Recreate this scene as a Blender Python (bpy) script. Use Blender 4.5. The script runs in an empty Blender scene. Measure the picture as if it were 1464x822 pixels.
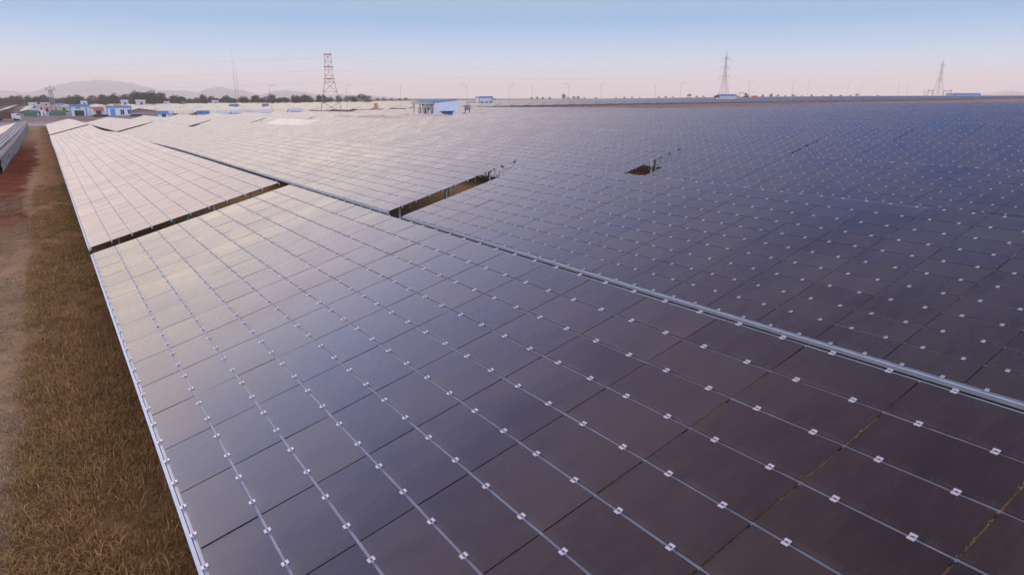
import bpy, bmesh, math, random
import numpy as np
from mathutils import Vector, Matrix

scene = bpy.context.scene
R = math.radians
rng = np.random.default_rng(7)
random.seed(7)

# ------------------------------------------------------------------ camera
PITCH = 15.4228
cam_d = bpy.data.cameras.new('camera')
cam = bpy.data.objects.new('camera', cam_d)
scene.collection.objects.link(cam)
cam.location = (0, 0, 0)
cam.rotation_euler = (R(90 - PITCH), 0, 0)
cam_d.sensor_fit = 'HORIZONTAL'
cam_d.sensor_width = 36
cam_d.lens = 36 * 982.33 / 1464
cam_d.clip_start = 0.1
cam_d.clip_end = 30000
scene.camera = cam

# ------------------------------------------------------------------ sky, sun, exposure
SUN_AZ, SUN_EL = -54.0, 8.0            # degrees from +Y towards +X, low over the left of the field
world = bpy.data.worlds.new('World')
scene.world = world
world.use_nodes = True
nt = world.node_tree
for n in list(nt.nodes):
    nt.nodes.remove(n)


def N(tree, kind, **kw):
    n = tree.nodes.new(kind)
    for k, v in kw.items():
        if k.startswith('i_'):
            key = k[2:]
            key = int(key) if key.isdigit() else key
            n.inputs[key].default_value = v
        else:
            setattr(n, k, v)
    return n


def s2l(c):
    return tuple(((x / 255) / 12.92 if x / 255 <= .04045 else ((x / 255 + .055) / 1.055) ** 2.4) for x in c[:3])


def ramp(tree, stops, interp='LINEAR'):
    n = tree.nodes.new('ShaderNodeValToRGB')
    cr = n.color_ramp
    cr.interpolation = interp
    while len(cr.elements) > 1:
        cr.elements.remove(cr.elements[-1])
    cr.elements[0].position = stops[0][0]
    cr.elements[0].color = tuple(stops[0][1]) + (1,)
    for p, c in stops[1:]:
        e = cr.elements.new(p)
        e.color = tuple(c) + (1,)
    return n


out = N(nt, 'ShaderNodeOutputWorld')
bg = N(nt, 'ShaderNodeBackground', i_Strength=1.0)
tc = N(nt, 'ShaderNodeTexCoord')
sx = N(nt, 'ShaderNodeSeparateXYZ')
nt.links.new(tc.outputs['Generated'], sx.inputs[0])
# colour by height above the horizon: sin(elevation) 0 .. 1, stretched near the horizon by a square root
sq = N(nt, 'ShaderNodeMath', operation='POWER', use_clamp=True, i_1=0.5)
mx0 = N(nt, 'ShaderNodeMath', operation='MAXIMUM', i_1=0.0)
nt.links.new(sx.outputs['Z'], mx0.inputs[0])
nt.links.new(mx0.outputs[0], sq.inputs[0])
# (sin of the elevation, colour); the ramp itself runs over its square root
sky_el = [(0.0, (1.25, .95, .86)), (0.018, (1.05, .90, .86)), (0.044, (.64, .79, .95)), (0.070, (.42, .65, .93)), (0.10, (.245, .50, .82)), (0.127, (.285, .51, .76)),
          (0.25, (.42, .56, .84)), (0.40, (.41, .61, 1.02)), (0.50, (.31, .44, .86)), (0.62, (.27, .215, .34)), (0.80, (.16, .105, .125)), (1.0, (.12, .095, .10))]
sky_stops = [(z ** .5, c) for z, c in sky_el]
rl = ramp(nt, sky_stops)
nt.links.new(sq.outputs[0], rl.inputs[0])
# tint by angle from the sun; unseen sky behind the camera brightened as fill
sund = Vector((math.sin(R(SUN_AZ)) * math.cos(R(SUN_EL)), math.cos(R(SUN_AZ)) * math.cos(R(SUN_EL)), math.sin(R(SUN_EL))))
dot = N(nt, 'ShaderNodeVectorMath', operation='DOT_PRODUCT')
dot.inputs[1].default_value = sund
nrm = N(nt, 'ShaderNodeVectorMath', operation='NORMALIZE')
nt.links.new(tc.outputs['Generated'], nrm.inputs[0])
nt.links.new(nrm.outputs[0], dot.inputs[0])
mr = N(nt, 'ShaderNodeMapRange', i_1=-0.6, i_2=1.0, i_3=0.0, i_4=1.0)
nt.links.new(dot.outputs['Value'], mr.inputs[0])
gl = ramp(nt, [(0.0, (6.6, 5.6, 4.7)), (0.22, (4.0, 3.45, 2.95)), (0.39, (.52, .80, 1.10)), (0.5, (.50, .77, 1.08)), (0.70, (.94, .76, .70)), (0.82, (1.14, .90, .82)), (0.92, (1.0, 1.0, 1.0)), (1.0, (1.0, 1.0, 1.0))])
nt.links.new(mr.outputs[0], gl.inputs[0])
# this tint and fill only act well above the horizon
hi = N(nt, 'ShaderNodeMapRange', i_1=0.10, i_2=0.35, i_3=0.0, i_4=1.0)
nt.links.new(mx0.outputs[0], hi.inputs[0])
mixg = N(nt, 'ShaderNodeMix', data_type='RGBA')
mixg.inputs[6].default_value = (1, 1, 1, 1)
nt.links.new(hi.outputs[0], mixg.inputs[0])
nt.links.new(gl.outputs[0], mixg.inputs[7])
mul = N(nt, 'ShaderNodeMix', data_type='RGBA', blend_type='MULTIPLY')
mul.inputs[0].default_value = 1.0
nt.links.new(rl.outputs[0], mul.inputs[6])
nt.links.new(mixg.outputs[2], mul.inputs[7])
sky = N(nt, 'ShaderNodeTexSky', sky_type='NISHITA')
sky.sun_disc = False
sky.sun_elevation = R(SUN_EL)
sky.sun_rotation = R(SUN_AZ)
addn = N(nt, 'ShaderNodeMix', data_type='RGBA', blend_type='ADD')
addn.inputs[0].default_value = 0.003
nt.links.new(mul.outputs[2], addn.inputs[6])
nt.links.new(sky.outputs[0], addn.inputs[7])
# added warm glow above and left of the frame, made for the panels to reflect
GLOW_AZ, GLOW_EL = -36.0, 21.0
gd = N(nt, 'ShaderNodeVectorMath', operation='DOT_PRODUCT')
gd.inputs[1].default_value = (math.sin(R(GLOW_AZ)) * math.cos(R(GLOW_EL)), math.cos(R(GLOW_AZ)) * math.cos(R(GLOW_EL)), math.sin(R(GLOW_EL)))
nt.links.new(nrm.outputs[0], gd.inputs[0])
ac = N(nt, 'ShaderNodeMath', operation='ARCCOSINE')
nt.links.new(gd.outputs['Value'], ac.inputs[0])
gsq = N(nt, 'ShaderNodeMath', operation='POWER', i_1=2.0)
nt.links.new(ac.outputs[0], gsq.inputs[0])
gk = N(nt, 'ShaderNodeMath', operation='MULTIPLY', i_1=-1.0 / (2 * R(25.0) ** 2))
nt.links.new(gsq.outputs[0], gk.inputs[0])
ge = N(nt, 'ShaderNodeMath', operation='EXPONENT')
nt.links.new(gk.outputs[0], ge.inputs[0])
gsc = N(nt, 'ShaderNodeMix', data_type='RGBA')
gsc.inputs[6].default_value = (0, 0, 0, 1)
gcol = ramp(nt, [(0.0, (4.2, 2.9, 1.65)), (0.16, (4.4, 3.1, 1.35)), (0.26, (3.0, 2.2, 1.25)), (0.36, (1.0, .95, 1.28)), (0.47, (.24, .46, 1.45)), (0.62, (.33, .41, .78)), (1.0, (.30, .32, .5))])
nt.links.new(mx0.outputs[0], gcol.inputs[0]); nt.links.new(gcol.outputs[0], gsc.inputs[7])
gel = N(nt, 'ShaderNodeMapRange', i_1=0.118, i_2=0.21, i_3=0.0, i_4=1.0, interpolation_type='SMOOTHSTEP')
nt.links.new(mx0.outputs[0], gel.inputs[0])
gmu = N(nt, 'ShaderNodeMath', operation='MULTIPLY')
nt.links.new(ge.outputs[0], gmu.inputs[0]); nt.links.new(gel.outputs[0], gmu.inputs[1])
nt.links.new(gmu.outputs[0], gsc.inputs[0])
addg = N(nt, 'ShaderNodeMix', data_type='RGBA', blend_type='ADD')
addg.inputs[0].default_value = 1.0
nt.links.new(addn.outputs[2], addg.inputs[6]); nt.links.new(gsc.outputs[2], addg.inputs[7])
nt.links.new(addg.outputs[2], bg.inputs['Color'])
nt.links.new(bg.outputs[0], out.inputs[0])

sun_d = bpy.data.lights.new('sun', 'SUN')
sun_d.energy = 3.0
sun_d.angle = R(12)
sun_d.color = (1.0, 0.70, 0.48)
sun = bpy.data.objects.new('sun', sun_d)
scene.collection.objects.link(sun)
sun.rotation_euler = (-sund).to_track_quat('-Z', 'Y').to_euler()

scene.view_settings.view_transform = 'Standard'
scene.view_settings.look = 'None'
scene.view_settings.exposure = 0.0
scene.view_settings.gamma = 1.0
scene.cycles.use_denoising = True
scene.cycles.max_bounces = 8
scene.cycles.volume_bounces = 4

# ------------------------------------------------------------------ field frame
AZ = R(-33.59626)
TILT = R(15.33016)
Ah = np.array([math.sin(AZ), math.cos(AZ), 0.0])      # along the rows, away from the camera
Bh = np.array([math.cos(AZ), -math.sin(AZ), 0.0])     # across the rows, up the slope of the panels
R0 = np.array([-12.50473, 20.01749, 0.0])
PITCHROW = 10.1
DU, DV = 1.21595, 0.62
CT, ST = math.cos(TILT), math.sin(TILT)
UP = np.array([0, 0, 1.0])
CLEAR = 0.75                                          # low edge of a panel table above the soil


def xy_to_ac(x, y):
    dx, dy = x - R0[0], y - R0[1]
    return dx * Ah[0] + dy * Ah[1], dx * Bh[0] + dy * Bh[1]


# heights of the low edge of the tables (minus CLEAR = ground), measured from the picture
ctrl = []
for a in (-60, -40, -20, 0, 20, 45):
    ctrl.append((a, 0, -4.471 - .01074 * a))
    ctrl.append((a, 10.1, -4.268 - .0107 * a))
    ctrl.append((a, -10.1, -5.0 - .0125 * a))
    ctrl.append((a, 20.2, -4.13 - .0107 * a))
    ctrl.append((a, -40, -4.9 - .0107 * a))
ctrl += [(0, 30.3, -3.88), (-20, 30.3, -3.7), (0, 40.4, -3.62), (0, 60, -3.4), (0, 90, -3.2), (0, 130, -3.05), (0, 200, -2.95), (0, 300, -2.9),
         (63, 0, -5.18), (63, 10.1, -5.05), (63, 40, -4.5), (63, 90, -3.9), (63, 150, -3.55), (63, 250, -3.4), (63, 400, -3.3),
         (118, -40, -6.2), (118, -10.1, -6.60), (180, -10.1, -7.0), (80, -10.1, -6.0), (118, 0, -5.99), (118, 10.1, -5.78), (118, 20.2, -5.59), (118, 30.3, -5.45), (118, 40.4, -5.24), (118, 55, -5.3), (118, 71, -5.3), (118, 80, -5.1), (118, 91, -4.4), (118, 130, -4.4), (118, 190, -3.75), (118, 250, -3.6), (118, 394, -3.7), (118, 600, -3.5),
         (226, -60, -7.7), (226, 0, -7.6), (226, 20, -7.0), (226, 40, -6.5), (226, 90, -5.9), (226, 140, -4.9), (226, 190, -4.0), (226, 250, -3.75), (226, 350, -3.2), (226, 520, -2.75), (226, 700, -2.2),
         (330, -150, -7.5), (330, -60, -7.4), (330, 0, -7.2), (330, 60, -6.8), (330, 130, -5.6), (330, 250, -4.1), (330, 400, -3.0), (330, 600, -2.0), (330, 900, 0.5),
         (500, -300, -6.8), (500, -100, -6.8), (500, 60, -6.4), (500, 200, -5.0), (500, 400, -3.6), (500, 700, -1.0), (500, 1000, 0.8),
         (750, -400, -6.7), (750, 0, -6.4), (750, 300, -5.0), (750, 600, -3.3), (750, 900, -.6), (750, 1300, 0.6),
         (1300, -900, -7.5), (1300, 0, -8), (1300, 700, -4.5), (1300, 1500, -1.5),
         (-150, 0, -4.0), (-150, -150, -4.5), (-150, 150, -3.2), (-150, 500, -2.5), (0, -200, -5.0), (0, 800, -2), (-300, 900, -2)]
for k in range(16):
    t = 2 * math.pi * k / 16
    ctrl.append((3000 * math.cos(t), 3000 * math.sin(t), -7))
    ctrl.append((9500 * math.cos(t), 9500 * math.sin(t), -7))
ctrl = np.array(ctrl, float)
S_RBF = 18.0


def _ker(d2):
    return np.sqrt(d2 + S_RBF * S_RBF)


_D2 = ((ctrl[:, None, :2] - ctrl[None, :, :2]) ** 2).sum(2)
_n = len(ctrl)
_M = np.zeros((_n + 1, _n + 1))
_M[:_n, :_n] = _ker(_D2)
_M[:_n, _n] = 1
_M[_n, :_n] = 1
_w = np.linalg.solve(_M, np.concatenate([ctrl[:, 2], [0]]))


def zlow(a, c):
    a = np.asarray(a, float); c = np.asarray(c, float)
    a, c = np.broadcast_arrays(a, c)
    sh = a.shape
    a = a.ravel(); c = c.ravel()
    res = np.empty(len(a))
    for s in range(0, len(a), 20000):
        d2 = (a[s:s + 20000, None] - ctrl[None, :, 0]) ** 2 + (c[s:s + 20000, None] - ctrl[None, :, 1]) ** 2
        res[s:s + 20000] = _ker(d2) @ _w[:_n] + _w[_n]
    return res.reshape(sh)


def ground_ac(a, c):
    return zlow(a, c) - CLEAR


def ground_xy(x, y):
    a, c = xy_to_ac(np.asarray(x, float), np.asarray(y, float))
    return ground_ac(a, c)


def at(px, depth, dz=0.0):
    """a spot on the ground seen at picture column px (0..1464) at that depth in metres"""
    x = (px - 732) / 982.33 * depth
    # rotate is only in pitch, so column and depth along the optical axis tie together
    y = depth
    for _ in range(6):
        z = float(ground_xy(x, y))
        ax = y * math.cos(R(PITCH)) - z * math.sin(R(PITCH))
        x = (px - 732) / 982.33 * ax
    return Vector((x, y, float(ground_xy(x, y)) + dz))


def zat(py, d):
    """height seen at picture row py (0..822) at depth d"""
    return d * math.tan(math.atan((411 - py) / 982.33) - R(PITCH))


def wpt(a, c, z):
    return R0 + a * Ah + c * Bh + np.array([0, 0, z])


# ------------------------------------------------------------------ object helpers
COL = scene.collection


def link(o, parent=None):
    COL.objects.link(o)
    if parent is not None:
        o.parent = parent
    return o


def tag(o, label=None, cat=None, group=None, kind=None):
    if label: o['label'] = label
    if cat: o['category'] = cat
    if group: o['group'] = group
    if kind: o['kind'] = kind
    return o


def empty(name, loc, rz=0.0):
    o = bpy.data.objects.new(name, None)
    o.empty_display_size = 0.3
    o.location = loc
    o.rotation_euler = (0, 0, rz)
    return link(o)


def copy_tree(o, parent=None):
    c = o.copy()
    COL.objects.link(c)
    if parent is not None:
        c.parent = parent
    for ch in o.children:
        copy_tree(ch, c)
    return c


def np_mesh(name, V, F, mats, mat_idx=None, uv=None, smooth=False, attr=None):
    """V (n,3); F (m,4) quads or (m,3) tris; uv (n,2) per vertex"""
    me = bpy.data.meshes.new(name)
    V = np.ascontiguousarray(V, np.float32)
    F = np.ascontiguousarray(F, np.int32)
    k = F.shape[1]
    me.vertices.add(len(V)); me.vertices.foreach_set('co', V.ravel())
    me.loops.add(F.size); me.loops.foreach_set('vertex_index', F.ravel())
    me.polygons.add(len(F))
    me.polygons.foreach_set('loop_start', np.arange(0, F.size, k, dtype=np.int32))
    me.polygons.foreach_set('loop_total', np.full(len(F), k, np.int32))
    for m in mats: me.materials.append(m)
    if mat_idx is not None:
        me.polygons.foreach_set('material_index', np.ascontiguousarray(mat_idx, np.int32))
    if uv is not None:
        l = me.uv_layers.new(name='UVMap')
        l.data.foreach_set('uv', np.ascontiguousarray(uv[F.ravel()], np.float32).ravel())
    if attr is not None:
        for an, av in attr.items():
            at_ = me.attributes.new(an, 'FLOAT', 'POINT')
            at_.data.foreach_set('value', np.ascontiguousarray(av, np.float32))
    me.polygons.foreach_set('use_smooth', np.full(len(F), smooth, bool))
    me.update(calc_edges=True)
    me.validate()
    return me


class MB:
    """collects boxes, bars and tubes into one mesh"""
    def __init__(self):
        self.v = []; self.f = []; self.m = []

    def quad(self, pts, m=0):
        b = len(self.v)
        self.v += [tuple(p) for p in pts]
        self.f.append(tuple(range(b, b + len(pts)))); self.m.append(m)

    def box(self, c, s, m=0, rz=0.0):
        x, y, z = s[0] / 2, s[1] / 2, s[2] / 2
        cr, sr = math.cos(rz), math.sin(rz)
        b = len(self.v)
        for dx, dy, dz in ((-x, -y, -z), (x, -y, -z), (x, y, -z), (-x, y, -z), (-x, -y, z), (x, -y, z), (x, y, z), (-x, y, z)):
            self.v.append((c[0] + dx * cr - dy * sr, c[1] + dx * sr + dy * cr, c[2] + dz))
        for q in ((0, 3, 2, 1), (4, 5, 6, 7), (0, 1, 5, 4), (1, 2, 6, 5), (2, 3, 7, 6), (3, 0, 4, 7)):
            self.f.append(tuple(b + i for i in q)); self.m.append(m)

    def prism(self, poly, axis, lo, hi, m=0):
        """extrude a polygon: axis 'x','y','z' is the direction of extrusion"""
        b = len(self.v); n = len(poly)
        def P(p, t):
            return {'x': (t, p[0], p[1]), 'y': (p[0], t, p[1]), 'z': (p[0], p[1], t)}[axis]
        for p in poly: self.v.append(P(p, lo))
        for p in poly: self.v.append(P(p, hi))
        self.f.append(tuple(b + i for i in reversed(range(n)))); self.m.append(m)
        self.f.append(tuple(b + n + i for i in range(n))); self.m.append(m)
        for i in range(n):
            j = (i + 1) % n
            self.f.append((b + i, b + j, b + n + j, b + n + i)); self.m.append(m)

    def tube(self, p, q, r0, r1=None, n=6, m=0, caps=True):
        p = Vector(p); q = Vector(q)
        r1 = r0 if r1 is None else r1
        d = (q - p)
        if d.length < 1e-6: return
        d.normalize()
        a = d.orthogonal().normalized(); c = d.cross(a)
        b = len(self.v)
        for (o, r) in ((p, r0), (q, r1)):
            for i in range(n):
                t = 2 * math.pi * i / n
                self.v.append(tuple(o + a * (r * math.cos(t)) + c * (r * math.sin(t))))
        for i in range(n):
            j = (i + 1) % n
            self.f.append((b + i, b + j, b + n + j, b + n + i)); self.m.append(m)
        if caps:
            self.f.append(tuple(b + i for i in reversed(range(n)))); self.m.append(m)
            self.f.append(tuple(b + n + i for i in range(n))); self.m.append(m)

    def path(self, pts, r, n=5, m=0):
        for p, q in zip(pts[:-1], pts[1:]): self.tube(p, q, r, n=n, m=m)

    def build(self, name, mats, parent=None, smooth=False):
        me = bpy.data.meshes.new(name)
        me.from_pydata(self.v, [], self.f)
        if not isinstance(mats, (list, tuple)): mats = [mats]
        for x in mats: me.materials.append(x)
        me.polygons.foreach_set('material_index', self.m)
        me.polygons.foreach_set('use_smooth', [bool(smooth)] * len(self.f))
        bm = bmesh.new(); bm.from_mesh(me)
        bmesh.ops.recalc_face_normals(bm, faces=bm.faces)
        bm.to_mesh(me); bm.free()
        me.update()
        return link(bpy.data.objects.new(name, me), parent)


# ------------------------------------------------------------------ materials
def mat(name):
    m = bpy.data.materials.new(name)
    m.use_nodes = True
    t = m.node_tree
    return m, t, t.nodes['Principled BSDF']


def simple(name, col, rough=0.6, metal=0.0, var=0.12, scale=3.0, spec=0.5):
    m, t, b = mat(name)
    g = N(t, 'ShaderNodeNewGeometry')
    no = N(t, 'ShaderNodeTexNoise', i_Scale=scale, i_Detail=5.0, i_Roughness=.6)
    t.links.new(g.outputs['Position'], no.inputs['Vector'])
    r = ramp(t, [(0.25, tuple(c * (1 - var * 1.6) for c in col)), (0.55, col), (0.8, tuple(min(1, c * (1 + var)) for c in col))])
    t.links.new(no.outputs['Fac'], r.inputs[0])
    t.links.new(r.outputs[0], b.inputs['Base Color'])
    b.inputs['Roughness'].default_value = rough
    b.inputs['Metallic'].default_value = metal
    b.inputs['Specular IOR Level'].default_value = spec
    return m


def module_material(name, film=False):
    m, t, b = mat(name)
    uv = N(t, 'ShaderNodeUVMap', uv_map='UVMap')
    at_ = N(t, 'ShaderNodeAttribute', attribute_name='tone')
    L = t.links.new
    # broad soiling, streaked down the slope of the panels (v), and a finer layer
    mp1 = N(t, 'ShaderNodeMapping'); mp1.inputs['Scale'].default_value = (0.55, 0.20, 1)
    n1 = N(t, 'ShaderNodeTexNoise', i_Scale=1.0, i_Detail=6.0, i_Roughness=.55, i_Distortion=.4)
    mp2 = N(t, 'ShaderNodeMapping'); mp2.inputs['Scale'].default_value = (3.2, 1.0, 1)
    n2 = N(t, 'ShaderNodeTexNoise', i_Scale=1.0, i_Detail=8.0, i_Roughness=.65)
    n3 = N(t, 'ShaderNodeTexNoise', i_Scale=140.0, i_Detail=2.0, i_Roughness=.7)
    n4 = N(t, 'ShaderNodeTexNoise', i_Scale=.035, i_Detail=3.0, i_Roughness=.5)
    L(uv.outputs[0], mp1.inputs[0]); L(uv.outputs[0], mp2.inputs[0]); L(uv.outputs[0], n3.inputs['Vector']); L(uv.outputs[0], n4.inputs['Vector'])
    L(mp1.outputs[0], n1.inputs['Vector']); L(mp2.outputs[0], n2.inputs['Vector'])
    s1 = ramp(t, [(0.36, (0, 0, 0)), (0.62, (1, 1, 1))])
    L(n1.outputs['Fac'], s1.inputs[0])
    s2 = ramp(t, [(0.35, (0, 0, 0)), (0.7, (1, 1, 1))])
    L(n2.outputs['Fac'], s2.inputs[0])
    def M(op, a, bb, cl=False):
        n = N(t, 'ShaderNodeMath', operation=op, use_clamp=cl)
        for i, x in enumerate((a, bb)):
            if isinstance(x, (int, float)): n.inputs[i].default_value = x
            else: L(x, n.inputs[i])
        return n.outputs[0]
    dust = M('ADD', M('MULTIPLY', s1.outputs[0], .45), M('MULTIPLY', s2.outputs[0], .35))
    dust = M('ADD', dust, M('MULTIPLY', at_.outputs['Fac'], .30))
    dust = M('ADD', dust, M('MULTIPLY', M('SUBTRACT', n3.outputs['Fac'], .5), .5))
    dust_sheen = .5
    sepv = N(t, 'ShaderNodeSeparateXYZ'); L(uv.outputs[0], sepv.inputs[0])
    fr_ = M('FRACT', M('DIVIDE', sepv.outputs['Y'], .62), 0.0)
    lo = N(t, 'ShaderNodeMapRange', i_1=.045, i_2=.16, i_3=1.0, i_4=0.0); L(fr_, lo.inputs[0])
    edge = M('MULTIPLY', lo.outputs[0], s2.outputs[0])
    dust = M('ADD', dust, M('MULTIPLY', edge, .55))
    if film:
        base = (.46, .43, .38); dirt = (.56, .50, .42)
        dfac = M('MULTIPLY', dust, 1.0, True)
    else:
        base = (.017, .0085, .0105); dirt = (.62, .46, .31)
        dust_sheen = N(t, 'ShaderNodeAttribute', attribute_name='dust_sheen').outputs['Fac']
        dfac = M('MULTIPLY', dust, M('ADD', M('MULTIPLY', dust_sheen, .42), .018), True)
    mix = N(t, 'ShaderNodeMix', data_type='RGBA')
    gr_ = ramp(t, [(0.30, tuple(c * .35 for c in base)), (0.5, base), (0.70, tuple(min(.8, c * 2.1) for c in base))])
    L(n3.outputs['Fac'], gr_.inputs[0]); L(gr_.outputs[0], mix.inputs[6])
    mix.inputs[6].default_value = base + (1,); mix.inputs[7].default_value = dirt + (1,)
    L(dfac, mix.inputs[0])
    vo = N(t, 'ShaderNodeTexVoronoi', i_Scale=1.15)
    mpv = N(t, 'ShaderNodeMapping'); mpv.inputs['Scale'].default_value = (1.0, .75, 1)
    L(uv.outputs[0], mpv.inputs[0]); L(mpv.outputs[0], vo.inputs['Vector'])
    sc_ = N(t, 'ShaderNodeSeparateXYZ'); L(vo.outputs['Color'], sc_.inputs[0])
    rad_ = M('MULTIPLY', M('SUBTRACT', sc_.outputs['X'], .72), .075)
    spot = M('LESS_THAN', vo.outputs['Distance'], M('MULTIPLY', rad_, M('ADD', n3.outputs['Fac'], .35)))
    mix2 = N(t, 'ShaderNodeMix', data_type='RGBA')
    L(M('MULTIPLY', spot, .75), mix2.inputs[0]); L(mix.outputs[2], mix2.inputs[6]); mix2.inputs[7].default_value = (.42, .40, .36, 1)
    L(mix2.outputs[2], b.inputs['Base Color'])
    rr = N(t, 'ShaderNodeMapRange', i_1=0.0, i_2=1.0, i_3=.20, i_4=.30)
    L(dust, rr.inputs[0])
    L(M('ADD', rr.outputs[0], M('MULTIPLY', dust_sheen, M('ADD', M('MULTIPLY', dust, .16), .06))), b.inputs['Roughness'])
    b.inputs['IOR'].default_value = 1.75
    if film:
        dust_sheen = .5
    cw = M('ADD', M('MULTIPLY', M('MULTIPLY', dust, dust_sheen), .75), .03, True)
    L(M('SUBTRACT', .5, M('MULTIPLY', dust_sheen, M('ADD', M('MULTIPLY', dust, .30), .10))), b.inputs['Specular IOR Level'])
    L(cw, b.inputs['Coat Weight'])
    b.inputs['Coat Roughness'].default_value = .48
    b.inputs['Coat IOR'].default_value = 1.6
    sh = M('MULTIPLY', M('MULTIPLY', dust, M('MULTIPLY', dust_sheen, .6)), 1.0, True)
    L(sh, b.inputs['Sheen Weight'])
    b.inputs['Sheen Roughness'].default_value = .35
    b.inputs['Sheen Tint'].default_value = (1.0, .80, .60, 1)
    bp = N(t, 'ShaderNodeBump', i_Strength=.08, i_Distance=.004)
    L(n3.outputs['Fac'], bp.inputs['Height']); L(bp.outputs[0], b.inputs['Normal'])
    return m


M_MODULE = module_material('thin_film_glass')
M_FILM = module_material('film_covered_glass', True)
M_EDGE = simple('module_edge', (.012, .011, .013), .45)
M_ALU = simple('galvanised_rail', (.36, .43, .50), .50, .45, .10, 6.0)
M_BAREALU = simple('bare_rail', (.62, .52, .44), .6, .1, .15, 2.0)
M_BEAM = simple('front_beam', (.46, .60, .74), .45, .1, .08, 4.0)
M_CLAMP = simple('clamp_aluminium', (.70, .70, .72), .45, .30, .08, 30.0)
M_BOLT = simple('bolt_steel', (.10, .10, .11), .5, .6)
M_STEEL = simple('galvanised_steel', (.38, .38, .38), .55, .5, .2, 2.0)
M_CABLE = simple('black_cable', (.012, .012, .013), .6)
M_DIRT = simple('dry_debris', (.20, .15, .08), .95, 0, .4, 40.0)


# ------------------------------------------------------------------ ground
def ground_material():
    m, t, b = mat('field_soil')
    L = t.links.new
    g = N(t, 'ShaderNodeNewGeometry')
    # coordinates along (x) and across (y) the rows
    mp = N(t, 'ShaderNodeMapping', vector_type='TEXTURE')
    mp.inputs['Location'].default_value = tuple(R0)
    mp.inputs['Rotation'].default_value = (0, 0, math.atan2(Ah[1], Ah[0]))
    L(g.outputs['Position'], mp.inputs[0])
    sp = N(t, 'ShaderNodeSeparateXYZ'); L(mp.outputs[0], sp.inputs[0])      # y = -across
    def noise(scale, det=6.0, rough=.6, dist=0.0, sc=None):
        n = N(t, 'ShaderNodeTexNoise', i_Scale=scale, i_Detail=det, i_Roughness=rough, i_Distortion=dist)
        if sc:
            q = N(t, 'ShaderNodeMapping'); q.inputs['Scale'].default_value = sc
            L(mp.outputs[0], q.inputs[0]); L(q.outputs[0], n.inputs['Vector'])
        else:
            L(mp.outputs[0], n.inputs['Vector'])
        return n.outputs['Fac']
    def M(op, a, bb, cl=False):
        n = N(t, 'ShaderNodeMath', operation=op, use_clamp=cl)
        for i, x in enumerate((a, bb)):
            if isinstance(x, (int, float)): n.inputs[i].default_value = x
            else: L(x, n.inputs[i])
        return n.outputs[0]
    def rng_(x, a, bb, c=0.0, d=1.0):
        n = N(t, 'ShaderNodeMapRange', i_1=a, i_2=bb, i_3=c, i_4=d)
        L(x, n.inputs[0]); return n.outputs[0]
    def mix(f, c1, c2):
        n = N(t, 'ShaderNodeMix', data_type='RGBA')
        for i, x in ((6, c1), (7, c2)):
            if isinstance(x, tuple): n.inputs[i].default_value = x + (1,)
            else: L(x, n.inputs[i])
        if isinstance(f, float): n.inputs[0].default_value = f
        else: L(f, n.inputs[0])
        return n.outputs[2]
    fine = noise(9.0, 10.0, .75)
    mid = noise(.9, 8.0, .65, .3)
    big = noise(.16, 5.0, .55, .2, (.5, 1.6, 1))
    grain = noise(60.0, 4.0, .8)
    straw = mix(rng_(fine, .3, .7), (.14, .082, .034), (.37, .235, .105))
    sandy = mix(rng_(fine, .3, .7), (.31, .215, .12), (.50, .37, .22))
    red = mix(rng_(mid, .3, .7), (.11, .030, .014), (.23, .085, .045))
    # worn sandy strip some 2 m out from the panels, red bare soil further up the aisle
    across = M('MULTIPLY', sp.outputs['Y'], -1.0)
    wob = M('MULTIPLY', M('SUBTRACT', mid, .5), 2.2)
    ac_w = M('ADD', across, wob)
    sand_f = M('MULTIPLY', rng_(ac_w, -1.1, -1.9), rng_(mid, .25, .55), True)
    col = mix(sand_f, straw, sandy)
    red_f = M('MULTIPLY', rng_(M('ADD', ac_w, M('MULTIPLY', M('SUBTRACT', big, .5), 3.0)), -1.5, -2.1), rng_(M('ADD', sp.outputs['X'], M('MULTIPLY', big, 9.0)), 8.0, 22.0), True)
    red_f = M('MULTIPLY', red_f, rng_(M('ADD', sp.outputs['X'], M('MULTIPLY', mid, 12.0)), 135.0, 100.0), True)
    col = mix(red_f, col, red)
    pink_f = M('MULTIPLY', rng_(big, .40, .62), rng_(M('ADD', sp.outputs['X'], M('MULTIPLY', mid, 20.0)), 6.0, 28.0), True)
    pink_f = M('MULTIPLY', pink_f, M('SUBTRACT', 1.0, M('MULTIPLY', red_f, .8)))
    col = mix(M('MULTIPLY', pink_f, .55), col, mix(rng_(fine, .3, .7), (.35, .19, .095), (.48, .29, .16)))
    # beyond the tables: trodden pale grey-red yard, then dry fields
    far_f = rng_(M('ADD', sp.outputs['X'], M('MULTIPLY', mid, 10.0)), 228.0, 236.0)
    yard = mix(rng_(noise(.06, 6.0, .6), .35, .65), (.25, .17, .14), (.36, .31, .29))
    col = mix(far_f, col, yard)
    bare = mix(rng_(noise(.05, 6.0, .6), .35, .65), (.24, .165, .135), (.32, .24, .205))
    col = mix(M('MULTIPLY', rng_(sp.outputs['X'], 117.0, 121.0), rng_(across, 60.0, 75.0), True), col, bare)
    scrub_f = rng_(M('ADD', sp.outputs['X'], M('MULTIPLY', big, 60.0)), 720.0, 800.0)
    col = mix(scrub_f, col, mix(rng_(noise(.02, 6.0, .6), .35, .65), (.07, .075, .035), (.17, .14, .075)))
    col2 = N(t, 'ShaderNodeMix', data_type='RGBA', blend_type='MULTIPLY'); col2.inputs[0].default_value = .55
    gr = ramp(t, [(.3, (.45, .45, .45)), (.6, (1.15, 1.12, 1.1))]); L(grain, gr.inputs[0])
    L(col, col2.inputs[6]); L(gr.outputs[0], col2.inputs[7])
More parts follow.
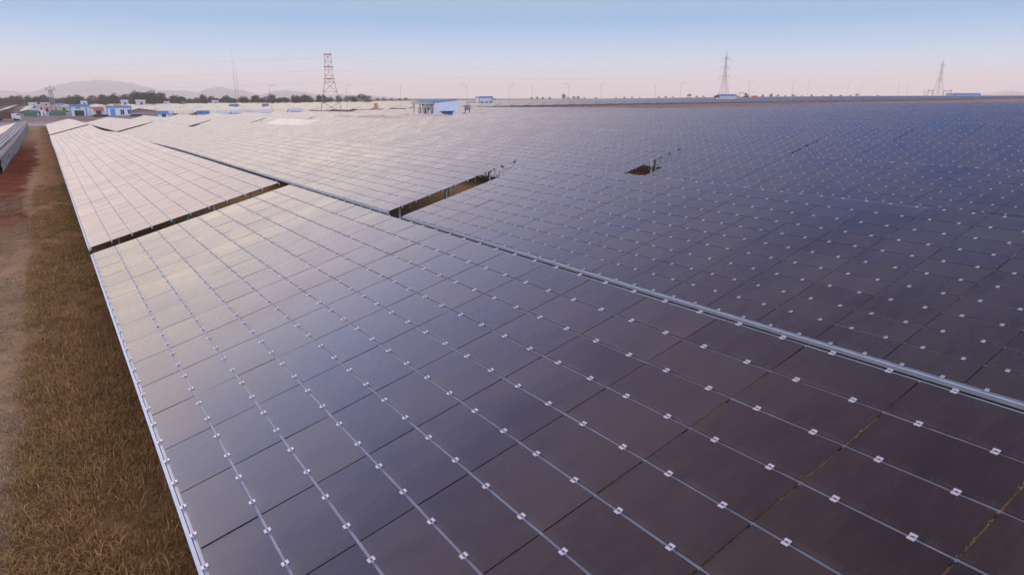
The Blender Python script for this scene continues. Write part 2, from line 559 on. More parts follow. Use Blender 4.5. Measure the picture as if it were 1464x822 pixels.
    L(col2.outputs[2], b.inputs['Base Color'])
    b.inputs['Roughness'].default_value = 1.0
    b.inputs['Specular IOR Level'].default_value = 0.0
    h = M('ADD', M('MULTIPLY', fine, .6), M('MULTIPLY', grain, .25))
    bp = N(t, 'ShaderNodeBump', i_Strength=.9, i_Distance=.06)
    L(h, bp.inputs['Height']); L(bp.outputs[0], b.inputs['Normal'])
    return m


M_SOIL = ground_material()


def build_ground():
    rad = [0.0]
    r = 2.0
    while r < 9300:
        rad.append(r); r *= 1.045
    rad.append(9300)
    rad = np.array(rad[1:])
    na = 200
    th = np.linspace(0, 2 * math.pi, na, endpoint=False)
    X = rad[:, None] * np.sin(th)[None, :]
    Y = rad[:, None] * np.cos(th)[None, :]
    Z = ground_xy(X, Y)
    V = np.stack([X, Y, Z], 2).reshape(-1, 3)
    V = np.vstack([V, [[0, 0, float(ground_xy(0, 0))]]])
    nr = len(rad)
    i, j = np.meshgrid(np.arange(nr - 1), np.arange(na), indexing='ij')
    j2 = (j + 1) % na
    F = np.stack([i * na + j, i * na + j2, (i + 1) * na + j2, (i + 1) * na + j], 2).reshape(-1, 4)[:, ::-1]
    me = np_mesh('ground', V, F, [M_SOIL], smooth=True)
    o = link(bpy.data.objects.new('ground', me))
    tag(o, kind='structure')
    # close the middle
    mb = MB()
    for q in range(na):
        mb.quad([V[-1], V[(q + 1) % na], V[q]])
    c = mb.build('ground_patch', M_SOIL)
    tag(c, kind='structure')


build_ground()


# ------------------------------------------------------------------ solar tables
GAPU, GAPV = .018, .028
THICK = .0075


def tbl(krow, a, v, h):
    """point on the table of row krow: a along, v up the slope, h above the glass"""
    a = np.asarray(a, float); v = np.asarray(v, float); h = np.asarray(h, float)
    a, v, h = np.broadcast_arrays(a, v, h)
    c0 = krow * PITCHROW
    z = zlow_row(krow, a) + v * ST + h * CT
    c = c0 + v * CT - h * ST
    return R0 + a[..., None] * Ah + c[..., None] * Bh + z[..., None] * UP


_zl_cache = {}


def zlow_row(k, a):
    if k not in _zl_cache:
        ga = np.arange(-70, 260, 1.0)
        if k == -1:
            zz = np.interp(ga, [-70, 44, 133, 201, 260], [-4.5, -5.62, -6.80, -7.25, -7.6])
            _zl_cache[k] = (ga, zz)
            return np.interp(a, ga, zz)
        zz = zlow(ga, np.full_like(ga, k * PITCHROW))
        # two gentle kinks where the frames step at the end of a block
        zz = zz - .05 * ((ga > .7)) * (k == 0)
        _zl_cache[k] = (ga, zz)
    ga, zz = _zl_cache[k]
    return np.interp(a, ga, zz)


BOXF = np.array([[4, 5, 6, 7], [0, 1, 5, 4], [1, 2, 6, 5], [2, 3, 7, 6], [3, 0, 4, 7]])[:, ::-1]   # along, up-slope, normal are left-handed


def box_faces(n, bottom=False):
    F = BOXF if not bottom else np.vstack([BOXF, [[0, 3, 2, 1]]])
    return (np.arange(n)[:, None, None] * 8 + F[None]).reshape(-1, 4)


def slope_boxes(k, a0, a1, v0, v1, h0, h1):
    """boxes lying on the slope; all arguments arrays of equal length -> V (n*8,3)"""
    a0, a1, v0, v1, h0, h1 = [np.asarray(x, float) for x in np.broadcast_arrays(a0, a1, v0, v1, h0, h1)]
    A_ = np.stack([a0, a1, a1, a0, a0, a1, a1, a0], -1)
    V_ = np.stack([v0, v0, v1, v1, v0, v0, v1, v1], -1)
    H_ = np.stack([h0, h0, h0, h0, h1, h1, h1, h1], -1)
    # orientation: along, up-slope and normal form a left-handed set, so the faces are turned below
    return tbl(k, A_, V_, H_), A_, V_


def flip(F):
    return F[:, ::-1]


def cam_area(P):
    """P (n,4,3) quads -> projected area in the picture, 0 when outside or behind"""
    cp, sp_ = math.cos(R(PITCH)), math.sin(R(PITCH))
    y = P[..., 1] * cp - P[..., 2] * sp_
    z = P[..., 2] * cp + P[..., 1] * sp_
    ok = (y > .5).all(1)
    yy = np.where(y > .5, y, 1)
    X = 732 + 982.33 * P[..., 0] / yy
    Z = 411 - 982.33 * z / yy
    ar = .5 * np.abs((X[:, 0] - X[:, 2]) * (Z[:, 1] - Z[:, 3]) - (X[:, 1] - X[:, 3]) * (Z[:, 0] - Z[:, 2]))
    cx, cy = X.mean(1), Z.mean(1)
    ok &= (cx > -20) & (cx < 1484) & (cy > 0) & (cy < 842)
    return np.where(ok, ar, 0)


CL_TAB = [  # the pieces of one mid clamp: (du0, du1, dv0, dv1, h0, h1, material)
    (-.027, .027, .010, .034, .001, .007, 0),
    (-.027, .027, -.034, -.010, .001, .007, 0),
    (-.027, .027, .0075, .0125, -.012, .0065, 0),
    (-.027, .027, -.0125, -.0075, -.012, .0065, 0),
    (-.024, .024, -.0075, .0075, -.013, -.003, 0),
    (-.009, .009, -.0075, .0075, -.003, .008, 1)]


def solar_table(krow, a0, ncols, tier, label, group, skip=(), film=None, rows_used=range(10), name='solar_table', full=False):
    base = tbl(krow, a0 + ncols * DU / 2, 0.0, 0.0)
    base[2] -= CLEAR
    root = empty(name, base)
    tag(root, label, 'solar table', group)
    r_ = np.random.default_rng(1000 + krow * 37 + int(a0))
    J, I = np.meshgrid(np.arange(ncols), np.array(list(rows_used)), indexing='ij')
    J = J.ravel(); I = I.ravel()
    if skip:
        keep = np.array([(j, i) not in skip for j, i in zip(J, I)])
        J, I = J[keep], I[keep]
    n = len(J)
    u0 = a0 + J * DU + GAPU / 2; u1 = a0 + (J + 1) * DU - GAPU / 2
    v0 = I * DV + GAPV / 2; v1 = (I + 1) * DV - GAPV / 2
    P, A_, V_ = slope_boxes(krow, u0, u1, v0, v1, -THICK, 0.0)
    # each pane sits a hair differently in its clamps
    jit = r_.normal(0, .0010, (n, 3))
    loc = (A_ - A_.mean(1, keepdims=True)) / .6
    lov = (V_ - V_.mean(1, keepdims=True)) / .3
    P = P + (jit[:, :1] + jit[:, 1:2] * loc * 1.4 + jit[:, 2:] * lov * 1.1)[..., None] * UP
    uvs = np.stack([A_ + krow * 53.7, V_ + krow * 17.36], -1)
    tone = np.clip(r_.normal(.5, .28, n), 0, 1.2)
    toneV = np.repeat(tone, 8)
    if a0 < -1:
        dust_sheen = .12
    else:
        dust_sheen = (.85, .50, .36, .30, .27, .25)[max(0, krow)] if krow < 6 else .22  # dust, raised on far tables to paint in their warm sheen
        if krow < 0: dust_sheen = 1.0
    def att(nv, tv, aa):
        aa = np.asarray(aa, float).ravel()
        f = np.full(nv, dust_sheen)
        if a0 > -1 and krow > 0:
            f = .12 + (f - .12) * np.clip((aa - 5) / 55, 0, 1)     # dust and painted warm sheen both grow along the row
        return {'tone': tv, 'dust_sheen': f}
    midx = np.tile([0, 1, 1, 1, 1], n)
    mm = [M_MODULE, M_EDGE]
    if film is not None:
        mm = [M_MODULE, M_EDGE, M_FILM]
        sel = np.array([film(j, i) for j, i in zip(J, I)])
        midx = midx.reshape(n, 5); midx[sel, 0] = 2; midx = midx.ravel()

    def part(name, V, F, mats, mi=None, uv=None, attr=None, kind=None, lbl=None):
        me = np_mesh(name, V - base, F, mats, mi, uv, attr=attr)
        o = link(bpy.data.objects.new(name, me), root)
        if kind: o['kind'] = kind
        return o

    # rails, edge beams
    aend = a0 + ncols * DU
    nseg = ncols if tier != 'C' else max(6, ncols // 3)
    ea = np.linspace(a0, aend, nseg + 1)

    def rail(vlo, vhi, h0, h1, ext=.005):
        e = ea.copy(); e[0] -= ext; e[-1] += ext
        m_ = len(e)
        VV = [tbl(krow, e, v, h) for v, h in ((vlo, h0), (vhi, h0), (vhi, h1), (vlo, h1))]
        V = np.stack(VV, 1).reshape(-1, 3)
        i = np.arange(m_ - 1)[:, None] * 4
        q = np.array([[0, 1, 5, 4], [1, 2, 6, 5], [2, 3, 7, 6], [3, 0, 4, 7]])
        F = (i[:, :, None] + q[None]).reshape(-1, 4)
        F = np.vstack([F, [[3, 2, 1, 0]], [[(m_ - 1) * 4 + x for x in (0, 1, 2, 3)]]])
        return V, flip(F) if False else F

    rails = []
    vtop = 10 * DV if full else (max(rows_used) + 1) * DV
    for i in range(11):
        if i * DV > vtop + .01 or False: continue
        rails.append(rail(i * DV - .021, i * DV + .021, -.075, -.0125))
    beam = rail(-.070, -.030, -.095, -.020)

    # clamps
    CJ, CI, CS = np.meshgrid(np.arange(ncols), np.arange(min(rows_used), max(rows_used) + 2), [.25, .75], indexing='ij')
    CA = a0 + (CJ.ravel() + CS.ravel()) * DU
    CV = CI.ravel() * DV
    nc = len(CA)

    def clampmesh(sel, simple_):
        a = CA[sel]; v = CV[sel]
        m_ = len(a)
        if simple_:
            Pq, _, _ = slope_boxes(krow, a - .029, a + .029, v - .032, v + .032, .001, .008)
            return Pq.reshape(-1, 3), box_faces(m_), np.zeros(m_ * 5, int)
        VV = []; FF = []; MM = []
        off = 0
        for (d0, d1, w0, w1, h0, h1, mi) in CL_TAB:
            Pq, _, _ = slope_boxes(krow, a + d0, a + d1, v + w0, v + w1, h0, h1)
            VV.append(Pq.reshape(-1, 3)); FF.append(box_faces(m_) + off); MM.append(np.full(m_ * 5, mi)); off += m_ * 8
        return np.vstack(VV), np.vstack(FF), np.concatenate(MM)

    top = P[:, 4:8]
    if tier in 'AB':
        ar = cam_area(top)
        big = np.argsort(-ar)[:100]
        big = big[ar[big] > 0]
        isb = np.zeros(n, bool); isb[big] = True
        F8 = box_faces(1)
        for q in np.where(isb)[0]:
            part('module', P[q], F8, mm, midx[q * 5:q * 5 + 5], uvs[q], att(8, toneV[:8] * 0 + tone[q], A_[q]))
        rest = np.where(~isb)[0]
        if len(rest):
            part('modules', P[rest].reshape(-1, 3), box_faces(len(rest)), mm, midx.reshape(n, 5)[rest].ravel(), uvs[rest].reshape(-1, 2), att(len(rest) * 8, np.repeat(tone[rest], 8), A_[rest]), kind='stuff')
        for V, F in rails:
            part('rail', V, F, [M_ALU])
        part('edge_beam', *beam, [M_BEAM])
        if tier == 'A':
            Pq, _, _ = slope_boxes(krow, CA - .034, CA + .034, CV - .04, CV + .04, 0, .01)
            ar = cam_area(Pq[:, 4:8])
            big = np.argsort(-ar)[:100]; big = big[ar[big] > 0]
            isb = np.zeros(nc, bool); isb[big] = True
            for q in np.where(isb)[0]:
                V, F, mi = clampmesh(np.array([q]), False)
                part('clamp', V, F, [M_CLAMP, M_BOLT], mi)
            rest = np.where(~isb)[0]
            V, F, mi = clampmesh(rest, False)
            part('clamps', V, F, [M_CLAMP, M_BOLT], mi, kind='stuff')
        else:
            V, F, mi = clampmesh(np.arange(nc), True)
            part('clamps', V, F, [M_CLAMP], mi, kind='stuff')
    else:
        part('panel_surface', P.reshape(-1, 3), box_faces(n), mm, midx, uvs.reshape(-1, 2), att(n * 8, toneV, A_), kind='stuff')
        VV = []; FF = []; off = 0
        for V, F in rails + [beam]:
            VV.append(V); FF.append(F + off); off += len(V)
        part('rail_set', np.vstack(VV), np.vstack(FF), [M_ALU if krow >= 0 else M_BAREALU], kind='stuff')
        if krow <= 13:
            V, F, mi = clampmesh(np.arange(nc), True)
            part('clamps', V, F, [M_CLAMP], mi, kind='stuff')

    # posts and sloping rafters
    step = 3 * DU
    fr = np.arange(a0 + .9, aend - 1.5, step)
    fr = np.append(fr, aend - .9)
    mbs = MB()
    for q, a in enumerate(fr):
        for v in (.85, 3.1, 5.35):
            p = tbl(krow, a, v, -.17) - base
            c = krow * PITCHROW + v * CT + .17 * ST
            zb = float(ground_ac(a, c)) - .15 - base[2]
            if tier == 'A' and len(fr) * 3 <= 100:
                mb = MB(); mb.box((p[0], p[1], (p[2] + zb) / 2), (.07, .11, p[2] - zb), 0, AZ * -1)
                mb.build('post', M_STEEL, root)
            else:
                mbs.box((p[0], p[1], (p[2] + zb) / 2), (.07, .11, p[2] - zb), 0, AZ * -1)
        Pq, _, _ = slope_boxes(krow, [a - .03], [a + .03], [.05], [vtop - .05], [-.17], [-.08])
        b = len(mbs.v)
        mbs.v += [tuple(x - base) for x in Pq[0]]
        for f in np.vstack([BOXF, [[0, 3, 2, 1]]]): mbs.f.append(tuple(b + int(x) for x in f)); mbs.m.append(0)
    mbs.build('support_frame', M_STEEL, root)
    return root


ORD = ['first', 'second', 'third', 'fourth', 'fifth', 'sixth', 'seventh', 'eighth', 'ninth', 'tenth', 'eleventh', 'twelfth']
G_NEAR = 'solar tables on the near side of the cross gap'
G_MID = 'solar tables between the two cross gaps'
G_FAR = 'solar tables beyond the second cross gap'
GAP = 1.35
near_lab = ['dark violet solar table filling the foreground beside the dry grass, first row',
            'dark solar table with a wide silver front beam, second row behind the foreground table',
            'dark solar table of the third row, right next to the small dark gap opening',
            'dark solar table at the right, fourth row back on this side of the gap',
            'dark solar table at the right, fifth row back on this side of the gap',
            'dark bluish solar table at the right edge, sixth row back',
            'dark bluish solar table at the right edge, seventh row back']
for k in range(7):
    solar_table(k, -40 * DU, 40, 'A' if k < 3 else 'B', near_lab[k], G_NEAR)
mid_lab = ['pale glossy solar table along the dry grass, first row beyond the nearest gap',
           'pale glossy solar table of the second row, left of the gap with loose cables']
for k in range(2, 12):
    mid_lab.append('grey glossy solar table in the %s row between the two gaps' % ORD[k])
NMID = 94


def film_patch(j, i):
    return 72 <= j <= 89 and 2 <= i <= 9


for k in range(0, 41):
    lab = mid_lab[k] if k < 12 else 'distant blue grey solar table, one of many rows reaching the far gap'
    cut = {5: 15, 6: 16}.get(k, 0)
    g0 = GAP if k < 3 else .10
    a_s = g0 if k < 14 else g0 + DU * 4 * (k - 13) * .4
    nc = NMID + (1 if k >= 3 else 0) - int(round((a_s - g0) / DU))
    solar_table(k, g0 + (NMID + (1 if k >= 3 else 0) - nc) * DU, nc - cut, 'A' if k < 2 else ('B' if k < 6 else 'C'), lab, G_MID if k < 12 else 'distant solar tables before the far gap',
                film=film_patch if k == 3 else None)
FARSTART = 120.0
NFAR = 87
for k in list(range(0, 8)) + list(range(9, 14)):
    st, nc = FARSTART, NFAR
    if k in (9,): st, nc = FARSTART + 36 * DU, NFAR - 36
    lab = ('short pale solar table at the far end of the %s row, past the second gap' % ORD[k]) if k < 8 else \
        'distant brownish solar table on the falling ground past the far gap'
    solar_table(k, st, nc, 'C', lab, G_FAR if k < 8 else 'distant solar tables past the far gap')

# the unfinished row at the left: glass only on the lower half, bare rails above
solar_table(-1, 44.0, 129, 'C', 'unfinished solar table at the left edge, bare rails above a strip of panels', None, rows_used=range(0, 6), full=True)

# ------------------------------------------------------------------ more materials
M_WHITE = simple('white_wash', (.62, .63, .64), .8, 0, .10, 1.2)
M_PALE = simple('pale_blue_sheet', (.60, .65, .67), .6, 0, .06, .8)
M_BLUE = simple('blue_paint', (.08, .25, .46), .55, 0, .15, 2.0)
M_ROOF = simple('blue_roof_sheet', (.05, .20, .42), .5, .1, .2, .8)
M_SHUTTER = simple('blue_shutter', (.03, .10, .23), .5, .1, .1, 3.0)
M_DARK = simple('dark_opening', (.025, .022, .022), .8)
M_RUST_SUNLIT = simple('red_oxide_and_sunlit_steel', (.48, .14, .08), .7, .1, .25, 2.0)  # also stands for red sunlight painted on the lattice pylon
M_PYLON = simple('pylon_steel', (.40, .36, .35), .6, .2, .2, 1.0)
M_GREYST = simple('weathered_steel', (.26, .26, .27), .6, .4, .2, 1.0)
M_YELL = simple('yellow_plastic', (.62, .30, .04), .5, 0, .1, 2.0)
M_ORANGE = simple('orange_paint', (.55, .17, .03), .55, 0, .15, 2.0)
M_GREEN = simple('green_net', (.06, .16, .10), .9, 0, .35, 2.0)
M_BRICK = simple('pink_brick', (.60, .38, .31), .9, 0, .30, 3.0)
M_SAND = simple('pink_sand', (.72, .52, .44), .95, 0, .25, .8)
M_STONE = simple('rubble_stone', (.22, .21, .21), .9, 0, .8, 1.3)
M_CONC = simple('concrete', (.36, .34, .33), .9, 0, .2, 1.5)
M_ROAD = simple('gravel_road', (.22, .215, .23), .95, 0, .25, .5)
M_TANK = simple('grey_tank', (.30, .34, .34), .5, .2, .15, 2.0)
M_PALLET = simple('dark_timber', (.10, .085, .06), .9, 0, .3, 4.0)
M_TYRE = simple('tyre_rubber', (.02, .02, .02), .8)
M_RED = simple('red_cloth', (.45, .05, .03), .8)
M_CREAM = simple('cream_sheet', (.55, .44, .34), .7, 0, .12, 1.5)
M_TRUNK = simple('bark', (.10, .075, .055), .95, 0, .3, 3.0)


def leaf_mat(name, c0, c1):
    m, t, b = mat(name)
    a = N(t, 'ShaderNodeAttribute', attribute_name='tone')
    mx = N(t, 'ShaderNodeMix', data_type='RGBA')
    mx.inputs[6].default_value = c0 + (1,); mx.inputs[7].default_value = c1 + (1,)
    t.links.new(a.outputs['Fac'], mx.inputs[0]); t.links.new(mx.outputs[2], b.inputs['Base Color'])
    b.inputs['Roughness'].default_value = .8
    b.inputs['Specular IOR Level'].default_value = .04
    return m


M_LEAF = leaf_mat('foliage', (.040, .048, .025), (.105, .108, .055))
M_GRASS = leaf_mat('dry_grass', (.14, .076, .023), (.50, .315, .12))
M_THIN = leaf_mat('trampled_grass', (.15, .105, .055), (.46, .36, .22))
M_WEED = leaf_mat('green_weed', (.07, .075, .025), (.17, .155, .06))
M_HILL = simple('far_rock', (.16, .135, .12), .95, 0, .3, .004)


# ------------------------------------------------------------------ far panel fields (one mass)
M_FARGLASS = module_material('far_field_glass')
M_FARGLASS.node_tree.nodes['Principled BSDF'].inputs['IOR'].default_value = 1.38  # IOR lowered to dim the reflection of the far rows


def far_field():
    VV = []; FF = []; off = 0
    uv = []
    r_ = np.random.default_rng(5)
    blocks = [(238 + 62, 8, 86), (414, -6, 100), (530, -14, 104)]
    for a0, k0, k1 in [(300, 5, 100), (415, -4, 130), (530, -4, 150)]:
        for k in range(k0, k1):
            ea = np.linspace(a0, a0 + 110, 15)
            c = k * PITCHROW
            z0 = zlow(ea, np.full_like(ea, c))
            P = []
            for v, h in ((0, 0), (6.2, 0), (6.2, -.12), (0, -.12)):
                P.append(R0 + ea[:, None] * Ah + (c + v * CT - h * ST) * Bh + (z0 + v * ST + h * CT)[:, None] * UP)
                uv.append(None)
            V = np.stack(P, 1).reshape(-1, 3)
            i = np.arange(14)[:, None] * 4
            q = np.array([[0, 4, 5, 1], [1, 5, 6, 2], [2, 6, 7, 3], [3, 7, 4, 0]])[:, ::-1]
            F = (i[:, :, None] + q[None]).reshape(-1, 4)
            VV.append(V); FF.append(F + off); off += len(V)
    V = np.vstack(VV); F = np.vstack(FF)
    a, c = xy_to_ac(V[:, 0], V[:, 1])
    me = np_mesh('far_solar_field', V, F, [M_FARGLASS], None, np.stack([a, c], 1), attr={'tone': np.full(len(V), .2), 'dust_sheen': np.full(len(V), .02)})
    o = link(bpy.data.objects.new('far_solar_field', me))
    tag(o, 'wide far field of solar panels reaching the horizon beyond the gap', 'solar field', None, 'stuff')


far_field()


# ------------------------------------------------------------------ hills on the horizon
def hill(profile, depth, seed, thick=800):
    r_ = np.random.default_rng(seed)
    px = np.array([p[0] for p in profile], float); py = np.array([p[1] for p in profile], float)
    xs = np.linspace(px[0], px[-1], max(24, int((px[-1] - px[0]) * 1.2)))
    ys = np.interp(xs, px, py)
    for w in (3, 7, 13):
        ys = ys + r_.normal(0, .85 / math.sqrt(w / 3), len(xs)) * np.interp(xs, [px[0], px[0] + 8, px[-1] - 8, px[-1]], [0, 1, 1, 0])
    H = np.maximum((140.0 - ys) * .929 / 982.33 * depth, 0) + 7
    t = np.linspace(-1, 1, 17)
    V = []
    for i, x in enumerate(xs):
        for tt in t:
            d = depth + tt * thick
            prof = max(0, (1 - abs(tt)) ** .9)
            n_ = 1 + .25 * math.sin(i * .9 + tt * 5 + seed) * (abs(tt) > .05)
            V.append(((x - 732) / 1019 * depth + tt * 60 * math.sin(i), d, -9 + (H[i] + 2) * prof * (n_ if abs(tt) > .05 else 1)))
    nt_ = len(t)
    F = []
    for i in range(len(xs) - 1):
        for j in range(nt_ - 1):
            F.append((i * nt_ + j, (i + 1) * nt_ + j, (i + 1) * nt_ + j + 1, i * nt_ + j + 1))
    me = np_mesh('hills', np.array(V), np.array(F), [M_HILL])
    tag(link(bpy.data.objects.new('hills', me)), kind='structure')


hill([(40, 141), (58, 137), (75, 131), (95, 124.5), (110, 120.5), (118, 118.6), (125, 119), (135, 119.5), (140, 118), (150, 117), (158, 118.8), (168, 119), (178, 120.3), (187, 121.5), (200, 126), (215, 129.5), (228, 132.5), (245, 137), (262, 141)], 8500, 1)
hill([(-60, 141), (-30, 135), (-5, 132.5), (10, 132), (22, 135.5), (32, 136.5), (46, 134), (56, 136.5), (75, 141)], 8500, 2)
hill([(205, 141), (228, 134), (242, 130.5), (256, 132.3), (266, 131.8), (282, 135.5), (305, 141)], 8480, 3)
hill([(288, 141), (300, 134), (312, 127), (324, 129), (338, 130.5), (350, 133), (362, 137), (378, 141)], 8450, 4)
hill([(384, 141), (391, 135), (398, 131), (409, 130.6), (420, 133.7), (432, 132.7), (446, 135.5), (462, 138.5), (480, 141)], 8470, 5)
hill([(470, 141), (486, 136), (505, 137), (530, 138), (560, 141)], 8500, 6)
hill([(1420, 140), (1427, 136), (1433, 134), (1441, 132.5), (1449, 135), (1458, 140)], 8500, 7)


# ------------------------------------------------------------------ trees
def tree_mesh(seed, h, w, nleaf=620, round_=False):
    r_ = np.random.default_rng(seed)
    nb = 5 if round_ else 7
    lobes = []
    for q in range(nb):
        th_ = r_.uniform(0, 6.28); rr = r_.uniform(.05, .55) * w / 2
        lobes.append((rr * math.cos(th_), rr * math.sin(th_), h * r_.uniform(.20, .80), w * r_.uniform(.24, .42), h * r_.uniform(.15, .26)))
    lobes.append((0, 0, h * .72, w * .30, h * .27))
    V = []; F = []; T = []
    for q in range(nleaf):
        l = lobes[r_.integers(len(lobes))]
        d = r_.normal(size=3); d /= np.linalg.norm(d)
        rad = r_.uniform(.55, 1.08)
        p = np.array([l[0] + d[0] * l[3] * rad, l[1] + d[1] * l[3] * rad, l[2] + d[2] * l[4] * rad])
        s = r_.uniform(.20, .48) * (h / 8)
        a1 = r_.normal(size=3); a1 /= np.linalg.norm(a1)
        a2 = np.cross(a1, r_.normal(size=3)); a2 /= np.linalg.norm(a2)
        b = len(V)
        V += [p + a1 * s, p + a2 * s * .7, p - a1 * s * .8, p - a2 * s * .7]
        F.append((b, b + 1, b + 2, b + 3))
        T += [float(np.clip(r_.normal(.45, .28), 0, 1))] * 4
    crown = np_mesh('crown', np.array(V), np.array(F), [M_LEAF], attr={'tone': np.array(T)})
    mb = MB()
    mb.tube((0, 0, -.2), (.05 * w, 0, h * .45), h * .028, h * .016, 6)
    for l in lobes[:4]:
        mb.tube((.05 * w, 0, h * .36), (l[0] * .8, l[1] * .8, l[2]), h * .012, h * .005, 5)
    return crown, mb


TREE_PROTO = []
for q, (h, w, rd) in enumerate([(8, 7, False), (9.5, 7.5, False), (7, 8.5, True), (10, 6, False), (6.2, 7.5, True)]):
    TREE_PROTO.append((tree_mesh(40 + q, h, w, round_=rd), h))


def tree(proto, loc, sc, label, group, name='tree'):
    (crown, mb), h = TREE_PROTO[proto]
    root = empty(name, loc, random.uniform(0, 6.28))
    root.scale = (sc * random.uniform(.9, 1.25), sc * random.uniform(.9, 1.25), sc)
    tag(root, label, 'tree', group)
    link(bpy.data.objects.new('crown', crown), root)
    if not isinstance(tree_trunks.get(proto), bpy.types.Mesh):
        t = mb.build('trunk', M_TRUNK, root); tree_trunks[proto] = t.data
    else:
        link(bpy.data.objects.new('trunk', tree_trunks[proto]), root)
    return root


tree_trunks = {}
TL = 'hazy dark green tree in the long tree line behind the pale field'
x = -40.0
while x < 478:
    dense = 1.0 if x < 230 else .92
    for row in range(3):
        d = (600, 650, 710)[row] + random.uniform(-25, 30)
        s_ = random.uniform(.72, 1.12) * (1.25 if 160 < x < 232 else 1.0) * dense
        tree(random.choice([0, 1, 2, 3, 4]), at(x + random.uniform(-3, 3), d), s_, TL, 'trees in the long tree line')
    x += random.uniform(6.5, 9.5)
for px, d, p, s_, lab in [(517, 560, 2, 1.25, 'round dark tree right of the lattice pylon, second from its right leg'),
                          (527, 575, 4, 1.2, 'roundest tree at the right end of the tree line beside the yellow tank'),
                          (497, 590, 2, 1.05, 'low spreading tree close right of the lattice pylon'),
                          (507, 600, 0, .95, 'small tree between the round trees right of the lattice pylon'),
                          (485, 585, 0, 1.0, 'tree partly behind the right leg of the lattice pylon')]:
    tree(p, at(px, d), s_, lab, None)
for px in (540, 549, 560, 571, 580):
    tree(random.choice([2, 4]), at(px, 1000 + random.uniform(-60, 60)), random.uniform(.6, .9), 'low far tree left of the inverter shed near the horizon', 'low far trees left of the shed')
for px, s_ in [(707, .7), (760, .7), (768, .8), (776, .7), (786, .7), (806, 1.35), (812, .8), (820, 1.0), (826, 1.05), (835, .6), (852, .6), (880, .6), (893, .75), (903, .7), (914, .55), (942, .6), (952, .8), (962, .6), (985, 1.15), (996, .7), (1006, .8), (1090, .8), (1102, 1.0), (1112, .9), (1122, .8), (1134, .9), (1146, .7), (1160, .8), (1176, .7), (1188, .9), (1202, .7), (1215, .8), (1225, 1.0), (1238, .6), (1255, .7)]:
    d = 1150 + random.uniform(-80, 120)
    tree(random.choice([0, 2, 4]), at(px, d), s_ * .95, 'tiny far tree on the flat horizon beyond the panel field', 'tiny far trees on the horizon')


# ------------------------------------------------------------------ lattice pylons, masts, poles, wires
def lattice(mb, levels, legr=.10, br=.05, m=lambda z: 0, rot=0.0):
    """levels: (z, half width); corner legs with crossed braces on each face"""
    def cor(z, w, i):
        sx_, sy_ = ((-1, -1), (1, -1), (1, 1), (-1, 1))[i]
        x_, y_ = sx_ * w, sy_ * w
        return (x_ * math.cos(rot) - y_ * math.sin(rot), x_ * math.sin(rot) + y_ * math.cos(rot), z)
    for (z0, w0), (z1, w1) in zip(levels[:-1], levels[1:]):
        mm = m((z0 + z1) / 2)
        for i in range(4):
            j = (i + 1) % 4
            mb.tube(cor(z0, w0, i), cor(z1, w1, i), legr, n=4, m=mm)
            mb.tube(cor(z0, w0, i), cor(z1, w1, j), br, n=4, m=mm)
            mb.tube(cor(z0, w0, j), cor(z1, w1, i), br, n=4, m=mm)
            mb.tube(cor(z1, w1, i), cor(z1, w1, j), br, n=4, m=mm)


def pylon_portal(px, d, label):
    base = at(px, d)
    root = empty('lattice_pylon', base, R(14)); tag(root, label, 'pylon')
    mb = MB()
    col = lambda z: 1 if z > 9 else 0  # upper tower coloured red to stand for low sunlight on it
    lattice(mb, [(-.5, 4.9), (4.6, 3.95), (9.2, 3.0), (13.4, 2.2)], .14, .075, col)
    lattice(mb, [(13.4, 2.2), (16.3, 1.85), (19.2, 1.65), (22.5, 1.5), (25.6, 1.4)], .10, .045, col)
    mb.build('tower_body', [M_GREYST, M_RUST_SUNLIT], root)
    for z, w, ins in ((14.9, 2.3, 1.6), (20.2, 2.0, 1.7), (25.6, 1.7, 1.2)):
        a = MB()
        for sx_ in (-1, 1):
            a.box((0, sx_ * 1.5, z), (2 * w, .22, .28), 0)
            a.box((sx_ * w * .95, 0, z), (.22, 3.0, .24), 0)
        a.build('crossbeam', M_RUST_SUNLIT, root)
        b = MB()
        for k in range(6): b.tube((0, 0, z - .25 - k * ins / 6), (0, 0, z - .25 - (k + .55) * ins / 6), .17, .10, 8)
        b.tube((0, 0, z), (0, 0, z - ins - .3), .04, n=5)
        b.build('insulator', M_GREYST, root)
    s = MB(); s.tube((1.2, 1.2, 25.6), (1.2, 1.2, 28.2), .06, .02, 5); s.build('lightning_rod', M_GREYST, root)
    return base


